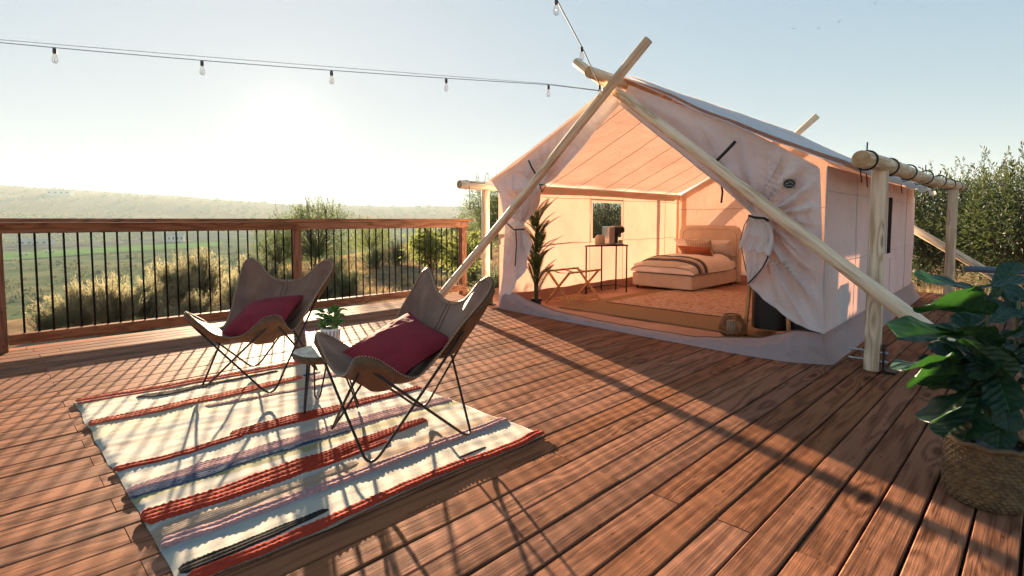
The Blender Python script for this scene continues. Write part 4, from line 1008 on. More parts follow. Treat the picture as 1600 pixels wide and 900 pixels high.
sx = math_n(N, L, 'SINE', math_n(N, L, 'MULTIPLY', sp.outputs[0], 620.0)); sy = math_n(N, L, 'SINE', math_n(N, L, 'MULTIPLY', sp.outputs[1], 820.0))
wv = math_n(N, L, 'MULTIPLY', sx, sy); bump_n(N, L, math_n(N, L, 'MULTIPLY_ADD', st, 1.6, math_n(N, L, 'MULTIPLY', wv, .6)), .7, .006, B)
M['weave'] = m
def rug_edge_x(y, side): return (RUGX0 + .012 * nz(y * 5, 1) + (.010 if y < 3.1 else 0)) if side == 0 else RUGX1 + .014 * nz(y * 4, 7)
def rug_edge_y(x, side): return RUGY0 + .014 * math.sin(x * 5.2 + .6) + .012 * nz(x * 6, 3) if side == 0 else RUGY1 - .05 * (x - RUGX0) - .012 * nz(x * 4, 2)
def rug_h(x, y): return .0125 + .005 * nz(x * 3, y * 5, 1) + .0035 * nz(x * 9, y * 16, 2) + .007 * max(0, math.sin(x * 5.2 + 2.6)) * max(0, 1 - (y - RUGY0) / .22)
def rug_p(u, v, dz=0.0):
    y_ = lerp(RUGY0, RUGY1, v); x = lerp(rug_edge_x(y_, 0), rug_edge_x(y_, 1), u); y = lerp(rug_edge_y(x, 0), rug_edge_y(x, 1), v)
    e = min(u * 60, (1 - u) * 60, v * 80, (1 - v) * 80, 1); return (x, y, rug_h(x, y) * e + .0025 * (1 - e) + dz)
b = MB(); b.grid(rug_p, 130, 190); b.build('woven_base', 'weave', rug)
def yarn(name, c1, s=.75):
    return plain(name, c1, tuple(x * s for x in c1), 70, rough=.95, bump=.6, bscale=260, bdist=.002, spec=.05)
Y = {'red': yarn('red_yarn', RED), 'coral': yarn('coral_yarn', CORAL), 'pink': yarn('pink_yarn', PINK), 'blue': yarn('blue_yarn', BLUE, .6), 'dark': yarn('black_yarn', DARK), 'brown': yarn('brown_yarn', (.10, .075, .058)), 'tan': yarn('tan_yarn', TAN), 'white': yarn('white_yarn', (.68, .66, .63))}
def braid(name, mat, x0, x1, yk, wk, hgt, row=.030, st_=.024, seed=0):
    """raised chunky loops: yk centre line keys, wk width keys"""
    n = int((x1 - x0) / .0058); wmax = max(v for _, v in wk); rows = max(1, round(wmax / row)); k = rows * 6; b = MB()
    def fn(u, v):
        x = lerp(x0, x1, u); yc = poly(x, yk) + .006 * nz(x * 6, seed) ; wd = poly(x, wk) * (1 + .10 * nz(x * 9, seed, 4)); taper = min(1, u * n / 3, (1 - u) * n / 3); wd *= .5 + .5 * taper
        s = v - .5; r = v * rows; ri = min(rows - 1, int(r)); fr_ = (r - ri) * 2 - 1; ph = x / st_ + .5 * (ri % 2) + .35 * abs(fr_) + .4 * nz(x * 20, ri, seed)
        loop = max(0, (.5 + .5 * math.cos(2 * math.pi * ph)) * (.75 + .7 * nz(x * 31, ri * 3.1, seed + 7))); dome = math.sqrt(max(0, 1 - fr_ * fr_ * .92)); edge = min(1, (1 - abs(s) * 2) * 4 + .05)
        e = wd * .06 * (loop - .5) * (1 if s > 0 else -1) * (abs(s) > .35)
        y = yc + s * wd + e
        z0 = rug_h(x, y) + .003
        return (x, y, max(.002, z0 - .004 + hgt * .80 * edge * (.42 + .58 * dome * (.5 + .5 * loop)) * (.4 + .6 * taper)))
    b.grid(fn, n, k); return b.build(name, Y[mat], rug)
XA, XZ = RUGX0 + .004, RUGX1 - .004
braid('yarn_stripe', 'coral', XA, XZ, [(.4, 4.350), (2.14, 4.255)], [(0, .058)], .014, seed=1)
braid('yarn_stripe', 'coral', XA, 1.9, [(.4, 4.285), (2.14, 4.19)], [(0, .026)], .011, seed=2)
braid('yarn_stripe', 'brown', .70, 1.60, [(.72, 4.16), (.84, 4.125), (1.6, 4.13)], [(.70, .04), (.78, .11), (.9, .10), (1.05, .07), (1.25, .045), (1.6, .025)], .011, row=.024, seed=3)
braid('yarn_stripe', 'coral', XA, 1.66, [(.4, 3.815), (.77, 3.796), (1.38, 3.83), (1.66, 3.84)], [(.4, .085), (.77, .115), (1.38, .13), (1.66, .07)], .016, row=.04, seed=4)
braid('yarn_stripe', 'blue', 1.68, 1.82, [(1.68, 3.87), (1.8, 3.88)], [(0, .05)], .008, row=.024, seed=5)
braid('yarn_stripe', 'pink', 1.66, XZ, [(1.66, 3.76), (2.14, 3.74)], [(0, .11)], .011, row=.028, seed=6)
braid('yarn_stripe', 'pink', .97, 1.75, [(.97, 3.66), (1.15, 3.632), (1.75, 3.54)], [(0, .05)], .010, row=.025, seed=7)
braid('yarn_stripe', 'red', XA, .98, [(.4, 3.024), (.71, 2.99), (.98, 3.03)], [(0, .062)], .014, row=.032, seed=8)
braid('yarn_stripe', 'red', .93, XZ, [(.93, 3.065), (1.3, 3.056), (1.97, 3.035), (2.14, 3.03)], [(.93, .10), (1.3, .145), (1.97, .08), (2.14, .07)], .016, row=.036, seed=9)
braid('yarn_stripe', 'pink', XA, XZ, [(.4, 2.745), (.75, 2.765), (1.3, 2.765), (1.78, 2.75), (2.14, 2.71)], [(.4, .055), (.75, .115), (1.2, .10), (1.78, .14), (2.14, .10)], .010, row=.026, seed=10)
braid('yarn_stripe', 'blue', XA, 1.42, [(.4, 2.680), (.69, 2.678), (1.0, 2.685), (1.42, 2.68)], [(.4, .055), (.69, .085), (.9, .045), (1.42, .025)], .009, row=.024, seed=11)
braid('yarn_stripe', 'red', XA, 1.80, [(.4, 2.438), (.66, 2.42), (.98, 2.438), (1.3, 2.475), (1.62, 2.50), (1.8, 2.505)], [(.4, .135), (.66, .15), (.98, .165), (1.15, .10), (1.62, .085), (1.8, .05)], .019, row=.038, seed=12)
braid('yarn_stripe', 'red', 1.02, 1.50, [(1.02, 2.395), (1.50, 2.405)], [(1.02, .075), (1.34, .065), (1.50, .035)], .015, row=.033, seed=13)
braid('yarn_stripe', 'tan', XA + .03, 1.25, [(.4, 2.270), (1.25, 2.29)], [(.4, .065), (1.25, .045)], .007, row=.018, st_=.014, seed=14)
braid('yarn_stripe', 'pink', XA + .01, XZ, [(.4, 2.193), (.87, 2.174), (1.49, 2.193), (2.14, 2.185)], [(.4, .070), (2.14, .065)], .017, row=.035, st_=.026, seed=15)
braid('yarn_stripe', 'dark', XA + .02, .95, [(.4, 1.985), (.95, 1.982)], [(.4, .07), (.74, .06), (.95, .02)], .011, row=.022, st_=.016, seed=16)
braid('yarn_stripe', 'dark', 1.62, 1.80, [(1.62, 1.985), (1.8, 1.99)], [(0, .018)], .007, row=.018, st_=.014, seed=17)
braid('yarn_stripe', 'red', XA + .03, XZ + .005, [(x_ / 20, rug_edge_y(x_ / 20, 0) + .022) for x_ in range(8, 44)], [(0, .064)], .017, row=.032, seed=18)

# ============================================================ fig tree in its basket, and the pipe rail behind
BC = Vector((2.935, .145, 0))
bk = thing('woven_basket', BC, 'woven seagrass basket holding the big-leaved plant at right', 'basket')
b = MB(); nn_ = 96; rows_ = 36; prof = [(0, .118), (.12, .132), (.4, .140), (.75, .138), (1, .134)]
def bask(u, v):
    q = 2 * math.pi * u; j = u * nn_; i = v * rows_; rr = poly(v, prof) * (1 + .02 * math.sin(3 * q + 1)); tw = math.sin(math.pi * (j + (1 if int(i) % 2 else 0))) * 0
    rr += .0050 * math.cos(math.pi * j / 1.5 + math.pi * (int(i / 2) % 2)) * abs(math.sin(math.pi * i / 2)) + .0045 * abs(math.sin(math.pi * i / 2)) + .003 * nz(j * .6, i * .8)
    return (BC.x + rr * math.cos(q), BC.y + rr * math.sin(q), .004 + v * .255)
b.grid(bask, nn_ * 3, rows_ * 3); b.build('woven_side', 'sea', bk)
b = MB(); b.tube([(BC.x + .136 * math.cos(q), BC.y + .136 * math.sin(q), .259 + .004 * math.sin(9 * q)) for q in (2 * math.pi * i / 60 for i in range(62))], .011, 8, False); b.build('rim', 'sea', bk)
fig = thing('fiddle_leaf_fig', BC + Vector((0, 0, .02)), 'glossy dark green big-leaved plant standing in the seagrass basket', 'plant')
b = MB(); b.lathe([(.10, .0), (.122, .20), (.122, .215), (.002, .215)], 24, c=(BC.x, BC.y, .02)); b.build('nursery_pot', 'pot', fig)
SD = BC.dot(_fh)
trunks = [[AD(1545, 690, SD), AD(1548, 600, SD + .02), AD(1545, 520, SD), AD(1535, 452, SD + .01)], [AD(1570, 690, SD), AD(1585, 560, SD + .08), AD(1592, 470, SD + .1)], [AD(1520, 690, SD + .05), AD(1512, 600, SD + .1), AD(1500, 540, SD + .12)]]
for tr_ in trunks:
    b = MB(); b.tube(tr_, [.011 - .002 * i for i in range(len(tr_))], 7); b.build('stem', 'stem', fig)
def fig_leaf(seed):
    b = MB()
    def fn(u, v):
        s = u * 2 - 1; w_ = (.10 + .30 * v ** .8) * max(0, 1 - v ** 7) ** .5 * (1 - .35 * math.exp(-((v - .33) / .16) ** 2)) if v < 1 else 0
        w_ *= min(1, v * 9 + .05)
        x = s * w_ * (1 + .05 * math.sin(v * 21 + seed)); z = .10 * abs(s) ** 1.3 * w_ * 2 - .12 * v * v + .022 * math.sin(v * 17 + seed + s) * abs(s) - .012 * math.exp(-(s / .12) ** 2) + .010 * math.cos(v * 44) * (1 - abs(s)) * abs(s) * 3
        return (x, v, z)
    b.grid(fn, 20, 34); me = b.build('leaf', 'leafA'); d = me.data; bpy.data.objects.remove(me); return d
figm = [fig_leaf(s) for s in (0, 2, 4)]
FL = [  # base px, base depth offset, tip px, tip depth offset, roll about the midrib, width factor
 ((1527, 452), .0, (1452, 430), -.05, -15, 1.25), ((1524, 452), .0, (1608, 432), -.12, 12, 1.1), ((1552, 490), .0, (1450, 458), -.13, 35, .85), ((1545, 500), .02, (1478, 470), .1, -30, .85),
 ((1532, 520), .0, (1408, 508), -.12, -12, .75), ((1495, 522), -.1, (1584, 582), -.15, -55, .7), ((1520, 566), .05, (1406, 556), -.10, 22, .62), ((1520, 585), .02, (1420, 578), -.02, 60, .95),
 ((1545, 590), .0, (1445, 645), -.10, 30, .95), ((1540, 600), -.03, (1500, 680), -.12, 5, .9), ((1560, 600), .0, (1580, 672), -.12, -10, .9), ((1585, 560), .05, (1640, 640), -.1, -20, .9),
 ((1590, 500), .08, (1650, 500), .0, 15, 1.0), ((1590, 480), .1, (1560, 425), .25, 20, .9), ((1592, 470), .1, (1660, 420), .1, 0, 1.0), ((1512, 600), .1, (1450, 600), .22, 40, .9), ((1500, 545), .12, (1462, 545), .25, -10, 1.0),
 ((1550, 560), .0, (1575, 640), -.16, 25, .9), ((1548, 540), .02, (1600, 560), -.1, -35, .9), ((1585, 540), .06, (1620, 560), -.12, 30, 1.0), ((1530, 540), .02, (1475, 600), .02, -40, 1.0), ((1560, 520), .03, (1530, 580), -.14, 30, .8), ((1550, 470), .0, (1585, 405), .0, 10, .8), ((1540, 632), -.02, (1468, 672), -.09, 15, .95), ((1565, 628), -.02, (1560, 698), -.10, -8, .95), ((1590, 625), .0, (1630, 690), -.08, -15, 1.0), ((1560, 540), -.02, (1490, 500), -.15, 15, .8), ((1540, 640), .05, (1480, 660), .12, 20, .9), ((1575, 600), .02, (1520, 545), -.10, -25, .85), ((1590, 600), .03, (1650, 580), .0, 20, 1.0), ((1530, 560), .03, (1462, 520), .12, 10, .9)]
rd = random.Random(2)
for i, (bp, bd_, tp, td, roll, wf) in enumerate(FL):
    a = AD(*bp, SD + bd_); c = AD(*tp, SD + td); d = c - a; Ln = d.length
    yv = d.normalized(); xv = yv.cross(Vector((0, 0, 1))).normalized(); zv = xv.cross(yv); m3 = Matrix((xv, yv, zv)).transposed() @ Matrix.Rotation(R(roll), 3, 'Y')
    o = mesh_obj('leaf', figm[i % 3], fig); o.matrix_basis = Matrix.LocRotScale(a - fig.location, m3.to_quaternion(), Vector((Ln * wf, Ln, Ln)))
    b = MB(); tn = min((q for tr_ in trunks for q in [tr_[k].lerp(tr_[k + 1], f) for k in range(len(tr_) - 1) for f in (0, .33, .66, 1)]), key=lambda q: (q - a).length)
    b.tube([tn, tn.lerp(a, .5) + Vector((0, 0, -.006)), a + yv * .012], .004, 5); b.build('leaf_stalk', 'stem', fig)
for i in range(20):      # inner leaves filling the crown
    tr_ = trunks[i % 3]; f = .30 + .62 * ((i * .37) % 1); q = f * (len(tr_) - 1); k = int(q); a = tr_[k].lerp(tr_[k + 1], q - k); az = i * 2.4 + .5; el = R(rd.uniform(5, 48)); Ln = rd.uniform(.17, .24)
    yv = Vector((math.cos(az) * math.cos(el), math.sin(az) * math.cos(el), math.sin(el))); a = a + yv * .03; xv = yv.cross(Vector((0, 0, 1))).normalized(); zv = xv.cross(yv)
    m3 = Matrix((xv, yv, zv)).transposed() @ Matrix.Rotation(R(rd.uniform(-25, 25)), 3, 'Y')
    o = mesh_obj('leaf', figm[i % 3], fig); o.matrix_basis = Matrix.LocRotScale(a - fig.location, m3.to_quaternion(), Vector((Ln * .95, Ln, Ln)))
    b = MB(); b.tube([a - yv * .032, a + yv * .012], .0035, 5); b.build('leaf_stalk', 'stem', fig)
pr = thing('pipe_handrail', (6.6, .3, 0), 'slate-blue metal pipe handrail behind the big-leaved plant', 'handrail')
b = MB(); b.tube([(6.62, .56, .70), (6.62, .52, .705), (6.62, -2.6, .705)], .029, 14); b.build('rail_pipe', 'pipe', pr)
for y in (.12, -1.2, -2.5): b = MB(); b.tube([(6.62, y, 0.0), (6.62, y, .69)], .022, 10); b.lathe([(.05, 0), (.05, .008), (.023, .009)], 16, c=(6.62, y, .002)); b.build('rail_post', 'pipe', pr)

# ============================================================ inside the tent
p = Vector((5.17, 4.72, .012)); pal = thing('potted_palm', p, 'artificial palm in a small black pot behind the left tent door', 'potted palm')
b = MB(); b.lathe([(.058, 0), (.072, .12), (.072, .13), (.06, .13), (.002, .12)], 20); b.build('pot', 'pot', pal, world=False, angle=40)
rd = random.Random(6)
for i in range(3):
    b = MB(); b.tube([(.02 * (i - 1), 0, .1), (.035 * (i - 1), .01, .5), (.02 * (i - 1) + .02, .0, 1.15)], [.013, .010, .006], 6); b.build('stem', 'stem', pal, world=False)
fr_keys = [(.28, .55, -35), (.30, 1.6, 200), (.42, .5, 30), (.5, 1.0, 140), (.52, .55, 265), (.6, .6, 80), (.68, .75, 320), (.72, .6, 190), (.8, .7, 20), (.85, .6, 110), (.92, .75, 250), (.95, .6, -60), (1.0, .55, 60), (1.05, .55, 160), (1.08, .5, 300), (1.12, .42, 10), (.45, .5, 225), (.62, .8, -45), (.78, 1.0, -42), (.98, .9, 130)]
fr_keys += [(.2 + 1.0 * i / 14, .5, i * 137.5) for i in range(14)]
for i, (z, ln, a) in enumerate(fr_keys):
    a = R(a); el = rd.uniform(1.0, 1.35) if i != 18 else .35; ln = .42 * (.8 + .4 * rd.random()); d0 = Vector((math.cos(a) * math.cos(el), math.sin(a) * math.cos(el), math.sin(el))); b = MB(); pts = []
    for k in range(12): t_ = k / 11; pts.append(Vector((.0, 0, z)) + d0 * (ln * t_) + Vector((math.cos(a), math.sin(a), -.7)) * (.13 * t_ ** 2.2))
    b.tube(pts, [.005 * (1 - .8 * k / 11) for k in range(12)], 5)
    for k in range(1, 42):
        t_ = k / 42 * 11; q = min(10, int(t_)); pp_ = pts[q].lerp(pts[q + 1], t_ - q); tg = (pts[q + 1] - pts[q]).normalized(); sd = tg.cross(Vector((0, 0, 1))).normalized()
        for s in (-1, 1):
            L_ = .10 * math.sin(math.pi * min(1, .2 + .75 * k / 42)) * rd.uniform(.85, 1.15); dd = (sd * s * .8 + tg * .75 + Vector((0, 0, -.15))).normalized(); wv_ = tg.cross(dd).cross(dd).normalized() * .0045
            b.add([pp_, pp_ + dd * L_ * .45 + wv_, pp_ + dd * L_, pp_ + dd * L_ * .45 - wv_], [(0, 1, 2, 3)])
    b.build('frond', 'palm', pal, world=False, smooth=False)
# folding luggage rack
def bar(b, a, c, w_, h_):
    a, c = Vector(a), Vector(c); d = c - a; q = d.to_track_quat('Z', 'X').to_matrix(); b.box((a + c) / 2, (w_, h_, d.length), q)
lr = thing('luggage_rack', (5.95, 4.72, .014), 'folding wooden luggage rack with black and tan straps beside the palm', 'luggage rack')
x0, x1, zt = -.33, .33, .44
for x in (x0, x1):
    for s in (-1, 1): b = MB(); bar(b, (x + s * .012, -.22 * s, 0), (x + s * .012, .20 * s, zt), .020, .034); b.build('leg', 'teak', lr, world=False, smooth=False)
for s in (-1, 1): b = MB(); b.tube([(x0 - .03, .20 * s, zt), (x1 + .03, .20 * s, zt)], .014, 10); b.build('top_rail', 'teak', lr, world=False)
for s in (-1, 1): b = MB(); b.tube([(x0, .17 * s, .05), (x1, .17 * s, .05)], .010, 8); b.build('lower_rail', 'teak', lr, world=False)
M['strap'] = plain('tan_webbing', (.52, .40, .26), rough=.8)
for x in (-.25, 0, .25):
    for k in range(8):
        b = MB(); u0, u1 = -.20 + .05 * k, -.20 + .05 * (k + 1); zf = lambda y: zt + .014 - .035 * (1 - (y / .2) ** 2)
        b.add([(x - .03, u0, zf(u0)), (x + .03, u0, zf(u0)), (x + .03, u1, zf(u1)), (x - .03, u1, zf(u1))], [(0, 1, 2, 3)]); solidify(b.build('strap', 'black' if k % 2 else 'strap', lr, world=False), .003)
b = MB()
for k in range(4): bar(b, (x0, -.12 + .08 * k, .06), (x1, -.12 + .08 * k, .06), .012, .03)
b.build('shelf', 'teak', lr, world=False, smooth=False)
# console table with coffee things
ct = thing('console_table', (7.02, 4.88, .012), 'thin black metal console table below the tent window', 'table')
CT = [(-.36, .16), (.30, -.14), (.10, .20), (.42, .14)]; TZ2 = .76
b = MB(); b.add([(x, y, z) for z in (TZ2 - .022, TZ2) for x, y in ((-.38, .17), (.31, -.16), (.46, .14), (.10, .21))], [(3, 2, 1, 0), (4, 5, 6, 7), (0, 1, 5, 4), (1, 2, 6, 5), (2, 3, 7, 6), (3, 0, 4, 7)]); b.build('table_top', 'steel', ct, world=False, smooth=False)
for x, y in CT: b = MB(); b.box((x, y, TZ2 / 2 - .012), (.017, .017, TZ2 - .024)); b.build('leg', 'steel', ct, world=False, smooth=False)
for a, c in ((1, 3), (3, 2), (2, 0)): b = MB(); bar(b, (*CT[a], .09), (*CT[c], .09), .013, .013); b.build('stretcher', 'steel', ct, world=False, smooth=False)
cz = .012 + TZ2
cm = thing('coffee_maker', (7.13, 4.89, cz + .001), 'black and metal capsule coffee maker on the console table', 'coffee maker', rz=R(-20))
b = MB(); b.cbox((-.075, .0, .15), (.10, .20, .28), .012); b.build('water_tank', 'chrome', cm, world=False, angle=30)
b = MB(); b.cbox((.03, .03, .14), (.10, .15, .27), .012); b.build('body', 'pot', cm, world=False, angle=30)
b = MB(); b.cbox((.075, .0, .235), (.20, .17, .10), .02); b.build('brew_head', 'pot', cm, world=False, angle=30)
b = MB(); b.cbox((.09, .0, .012), (.15, .15, .022), .006); b.build('drip_tray', 'chrome', cm, world=False, angle=30)
b = MB(); b.cbox((.085, 0, .290), (.17, .10, .010), .004); b.build('lever', 'chrome', cm, world=False, angle=30)
jr = thing('stoneware_jar', (6.86, 4.93, cz + .001), 'squat cream stoneware jar left of the coffee maker', 'jar')
b = MB(); b.lathe([(.055, 0), (.075, .015), (.08, .08), (.072, .13), (.055, .15), (.055, .16), (.048, .16), (.045, .14), (.002, .13)], 28); b.build('jar_body', 'ceramic', jr, world=False)
cp = thing('clay_cup', (7.32, 4.86, cz + .001), 'small clay cup at the right end of the console table', 'cup')
b = MB(); b.lathe([(.025, 0), (.036, .02), (.036, .07), (.032, .07), (.03, .02), (.002, .012)], 20); b.build('cup_body', 'ceramic', cp, world=False)
# bed
bed = thing('bed', (8.75, 4.48, .012), 'low cream upholstered bed with a rounded headboard at the back of the tent', 'bed')
BX0, BX1, BY0, BY1 = 7.92, 9.62, 3.93, 5.02
def soft(name, x0, x1, y0, y1, z0, z1, r, mat, par, amp=.0, n=26, seed=0, fx=1.0):
    """rounded soft block with gentle creases"""
    b = MB(); cx, cy, cz_ = (x0 + x1) / 2, (y0 + y1) / 2, (z0 + z1) / 2; hx, hy, hz = (x1 - x0) / 2, (y1 - y0) / 2, (z1 - z0) / 2
    def face(ax, s):
        def fn(u, v):
            q = [0, 0, 0]; q[ax] = s; q[(ax + 1) % 3] = (u * 2 - 1) * s; q[(ax + 2) % 3] = v * 2 - 1
            p = Vector((q[0] * hx, q[1] * hy, q[2] * hz)); c = Vector([max(-h_ + r, min(h_ - r, a_)) for a_, h_ in zip(p, (hx, hy, hz))]); d = p - c
            p = c + d.normalized() * r if d.length > 1e-6 else p
            k = amp * (nz(p.x * 4 * fx + seed, p.y * 4, p.z * 4) + .5 * nz(p.x * 11 * fx + seed, p.y * 11, p.z * 9)); return (cx + p.x + k * d.x / r, cy + p.y + k * d.y / r, cz_ + p.z + k * (d.z / r))
        return fn
    for ax in range(3):
        for s in (-1, 1): b.grid(face(ax, s), n, n)
    return b.build(name, mat, par)
soft('bed_base', BX0, BX1, BY0, BY1, .05, .285, .03, 'uphol', bed)
for x in (BX0 + .07, BX1 - .07):
    for y in (BY0 + .07, BY1 - .07): b = MB(); b.lathe([(.022, 0), (.03, .052)], 10, c=(x, y, .012)); b.build('leg', 'pot', bed)
soft('mattress', BX0 + .01, BX1, BY0 + .005, BY1 - .005, .286, .44, .05, 'linen', bed)
def bed_top(ax, ay):        # ax 0 at the pillows to 1 at the foot, ay -1 to 1 across
    return .30 + .265 * max(0, 1 - ax ** 5) ** .5 * max(0, 1 - abs(ay) ** 4.5) ** .5
def duvet(u, v, lift=0.0, a0=0.0, a1=1.0):
    ax = math.sin(math.pi / 2 * lerp(a0, a1, u)); ay = math.sin(math.pi * (v - .5)); x = lerp(9.35, BX0 - .03, ax); y = lerp(BY0 - .04, BY1 + .01, (ay + 1) / 2)
    z = bed_top(ax, ay); k = .012 * nz(x * 5, y * 5, 3) + .006 * nz(x * 13, y * 12, 5)
    return (x - lift * ax ** 6, y + lift * ay ** 5, z + k * (z > .33) + lift)
b = MB(); b.grid(duvet, 46, 46); b.build('duvet', 'linen', bed)
b = MB(); hb = [(BY0 - .04, .05), (BY0 - .04, .93), (BY0 + .0, 1.02), (BY0 + .09, 1.06), (BY1 - .09, 1.06), (BY1, 1.02), (BY1 + .03, .93), (BY1 + .03, .05)]
b.add([(9.62, y, z) for y, z in hb] + [(9.71, y, z) for y, z in hb], [tuple(range(8)), tuple(range(15, 7, -1))] + [(i, 8 + i, 8 + (i + 1) % 8, (i + 1) % 8) for i in range(8)]); b.build('headboard', 'uphol', bed, smooth=False)
b = MB(); b.tube([(9.615, y + (.06 if y < 4.4 else -.06), max(.4, z - .06)) for y, z in hb], .008, 6); b.build('headboard_piping', 'uphol', bed)
for i, (y, lab) in enumerate(((4.76, 'white bed pillow on the left against the headboard'), (4.18, 'white bed pillow on the right against the headboard'))):
    o = pillow('bed_pillow', (.50, .36), .20, 'linen', 5 + i, label=lab, cat='pillow', group='white bed pillows'); place(o, (9.44, y, .665), Matrix.Rotation(R(90), 3, 'Z') @ Matrix.Rotation(R(52), 3, 'X'))
def stripes(name, stops, axis, scale):
    m, t, N, L, B = _mat(name); tc = N.new('ShaderNodeTexCoord'); sp = N.new('ShaderNodeSeparateXYZ'); L.new(tc.outputs['Object'], sp.inputs[0])
    fr = math_n(N, L, 'FRACT', math_n(N, L, 'MULTIPLY_ADD', sp.outputs[axis], scale, 50.03)); r_ = ramp(N, stops, 'CONSTANT'); L.new(fr, r_.inputs[0])
    n = noise_n(N, L, tc.outputs['Object'], 160, 3); L.new(mixc(N, L, .35, r_.outputs[0], mixc(N, L, n, (.5, .5, .5), (1, 1, 1)), 'MULTIPLY'), B.inputs['Base Color']); B.inputs['Roughness'].default_value = .9
    bump_n(N, L, n, .4, .002, B); return m
W_, K_ = (.60, .53, .46), (.07, .065, .07)
M['throwm'] = stripes('striped_throw', [(0, W_), (.10, K_), (.30, W_), (.36, K_), (.40, W_), (.52, K_), (.72, W_), (.80, (.30, .26, .24)), (.86, W_)], 0, 2.0)
M['lumb'] = stripes('ribbed_stripe', [(0, (.62, .52, .43)), (.5, (.50, .38, .30))], 0, 22)
b = MB(); b.grid(lambda u, v: duvet(u, v, .010, .46, .86), 30, 60); th = solidify(b.build('throw_blanket', 'throwm'), .008); tag(th, 'cream throw with dark stripes laid across the foot of the bed', 'blanket')
o = pillow('lumbar_pillow', (.52, .34), .15, 'lumb', 9, label='cream ribbed pillow standing behind the rust pillow on the bed', cat='pillow'); place(o, (9.14, 4.40, .67), Matrix.Rotation(R(86), 3, 'Z') @ Matrix.Rotation(R(58), 3, 'X'))
o = pillow('lumbar_pillow', (.62, .25), .14, 'rust', 11, label='long rust-orange pillow in front of the other pillows on the bed', cat='pillow'); place(o, (8.90, 4.36, .61), Matrix.Rotation(R(88), 3, 'Z') @ Matrix.Rotation(R(50), 3, 'X'))
# floor rugs
M['jute'] = plain('jute_weave', (.36, .22, .10), (.24, .14, .06), 8, stretch=(30, 3, 1), rough=.95, bump=.8, bscale=60, bdist=.006)
b = MB(); b.grid(lambda u, v: (lerp(5.40, 7.95, u) + .012 * nz(v * 9, 3), lerp(1.95, 4.55, v), (.026 if .01 < u < .99 and .01 < v < .99 else .018) + .003 * nz(u * 20, v * 20)), 70, 60)
tag(b.build('jute_rug', 'jute'), 'plain brown jute rug on the tent floor', 'rug')
m, t, N, L, B = _mat('faded_oriental_pile'); v = coords(N, L, (1, 1, 1), rnd=False); n1 = noise_n(N, L, v, 9, 6, .75, 1.5); n2 = noise_n(N, L, v, 22, 5, .75)
rp = ramp(N, [(.36, (.10, .040, .022)), (.46, (.36, .19, .12)), (.53, (.60, .44, .33)), (.62, (.24, .10, .06))]); L.new(math_n(N, L, 'MULTIPLY_ADD', n2, .5, math_n(N, L, 'MULTIPLY', n1, .5)), rp.inputs[0]); L.new(rp.outputs[0], B.inputs['Base Color']); B.inputs['Roughness'].default_value = .95
M['orient'] = m
b = MB(); b.grid(lambda u, v: (lerp(6.15, 8.5, u), lerp(2.35, 4.30, v) + .01 * nz(u * 7, 2), (.036 if .01 < u < .99 and .01 < v < .99 else .028) + .003 * nz(u * 9, v * 9)), 50, 44)
pr_ = tag(b.build('patterned_rug', 'orient'), 'faded patterned rug laid over the jute rug before the bed', 'rug')
b = MB(); b.tube([(6.15, lerp(2.35, 4.30, i / 30) + .01 * nz(0, 2), .033) for i in range(31)], .005, 5); b.build('rug_binding', 'thread', pr_)
# bamboo lantern basket
ln_ = thing('bamboo_lantern', (5.30, 2.20, .014), 'squat split-bamboo lantern just inside the right tent door', 'lantern')
prf = [(.075, 0), (.118, .03), (.125, .08), (.105, .15), (.078, .20), (.076, .215)]
b = MB()
for j in range(46):
    q = 2 * math.pi * j / 46; b.tube([(r * math.cos(q), r * math.sin(q), z) for r, z in prf], .0035, 4)
b.build('bamboo_slats', 'wicker', ln_, world=False)
for r, z in ((.076, .004), (.122, .05), (.078, .21)): b = MB(); b.tube([(r * math.cos(q), r * math.sin(q), z) for q in (2 * math.pi * j / 32 for j in range(34))], .006, 6, False); b.build('hoop', 'wicker', ln_, world=False)
b = MB(); b.tube([(-.09, .1 * math.cos(q) - .03, .14 - .09 * math.sin(q)) for q in (math.pi * j / 14 for j in range(15))], .004, 6); b.build('carry_handle', 'wicker', ln_, world=False)
b = MB(); b.lathe([(.05, .01), (.05, .15), (.002, .151)], 16); b.build('candle_glass', 'ceramic', ln_, world=False)
# pale wooden legs, with black shapes added for the shade behind the right door
hp = thing('shade_fill_stand', (5.62, 1.92, .014), 'pale wooden legs with added black shapes for the shade behind the right tent door', 'stand')
for x in (-.20, .20):
    for y0_, y1_ in ((-.22, -.19), (.20, .17)):
        b = MB(); bar(b, (x, y0_, 0), (x, y1_ * .9, .62), .028, .040); b.build('leg', 'teak', hp, world=False, smooth=False)
b = MB(); b.grid(lambda u, v: (-.17 + .34 * (.5 + .5 * math.sin(2 * math.pi * u)) if 0 else .17 * math.cos(2 * math.pi * u) * (1 + .25 * abs(math.sin(4 * math.pi * u))), .20 * math.sin(2 * math.pi * u), .08 + .50 * v), 32, 8); b.build('shade_fill_round', 'pot', hp, world=False)
b = MB(); b.box((.0, -.36, .30), (.32, .30, .58)); b.build('shade_fill_box', 'pot', hp, world=False, smooth=False)  # both black forms are added to darken the shaded corner

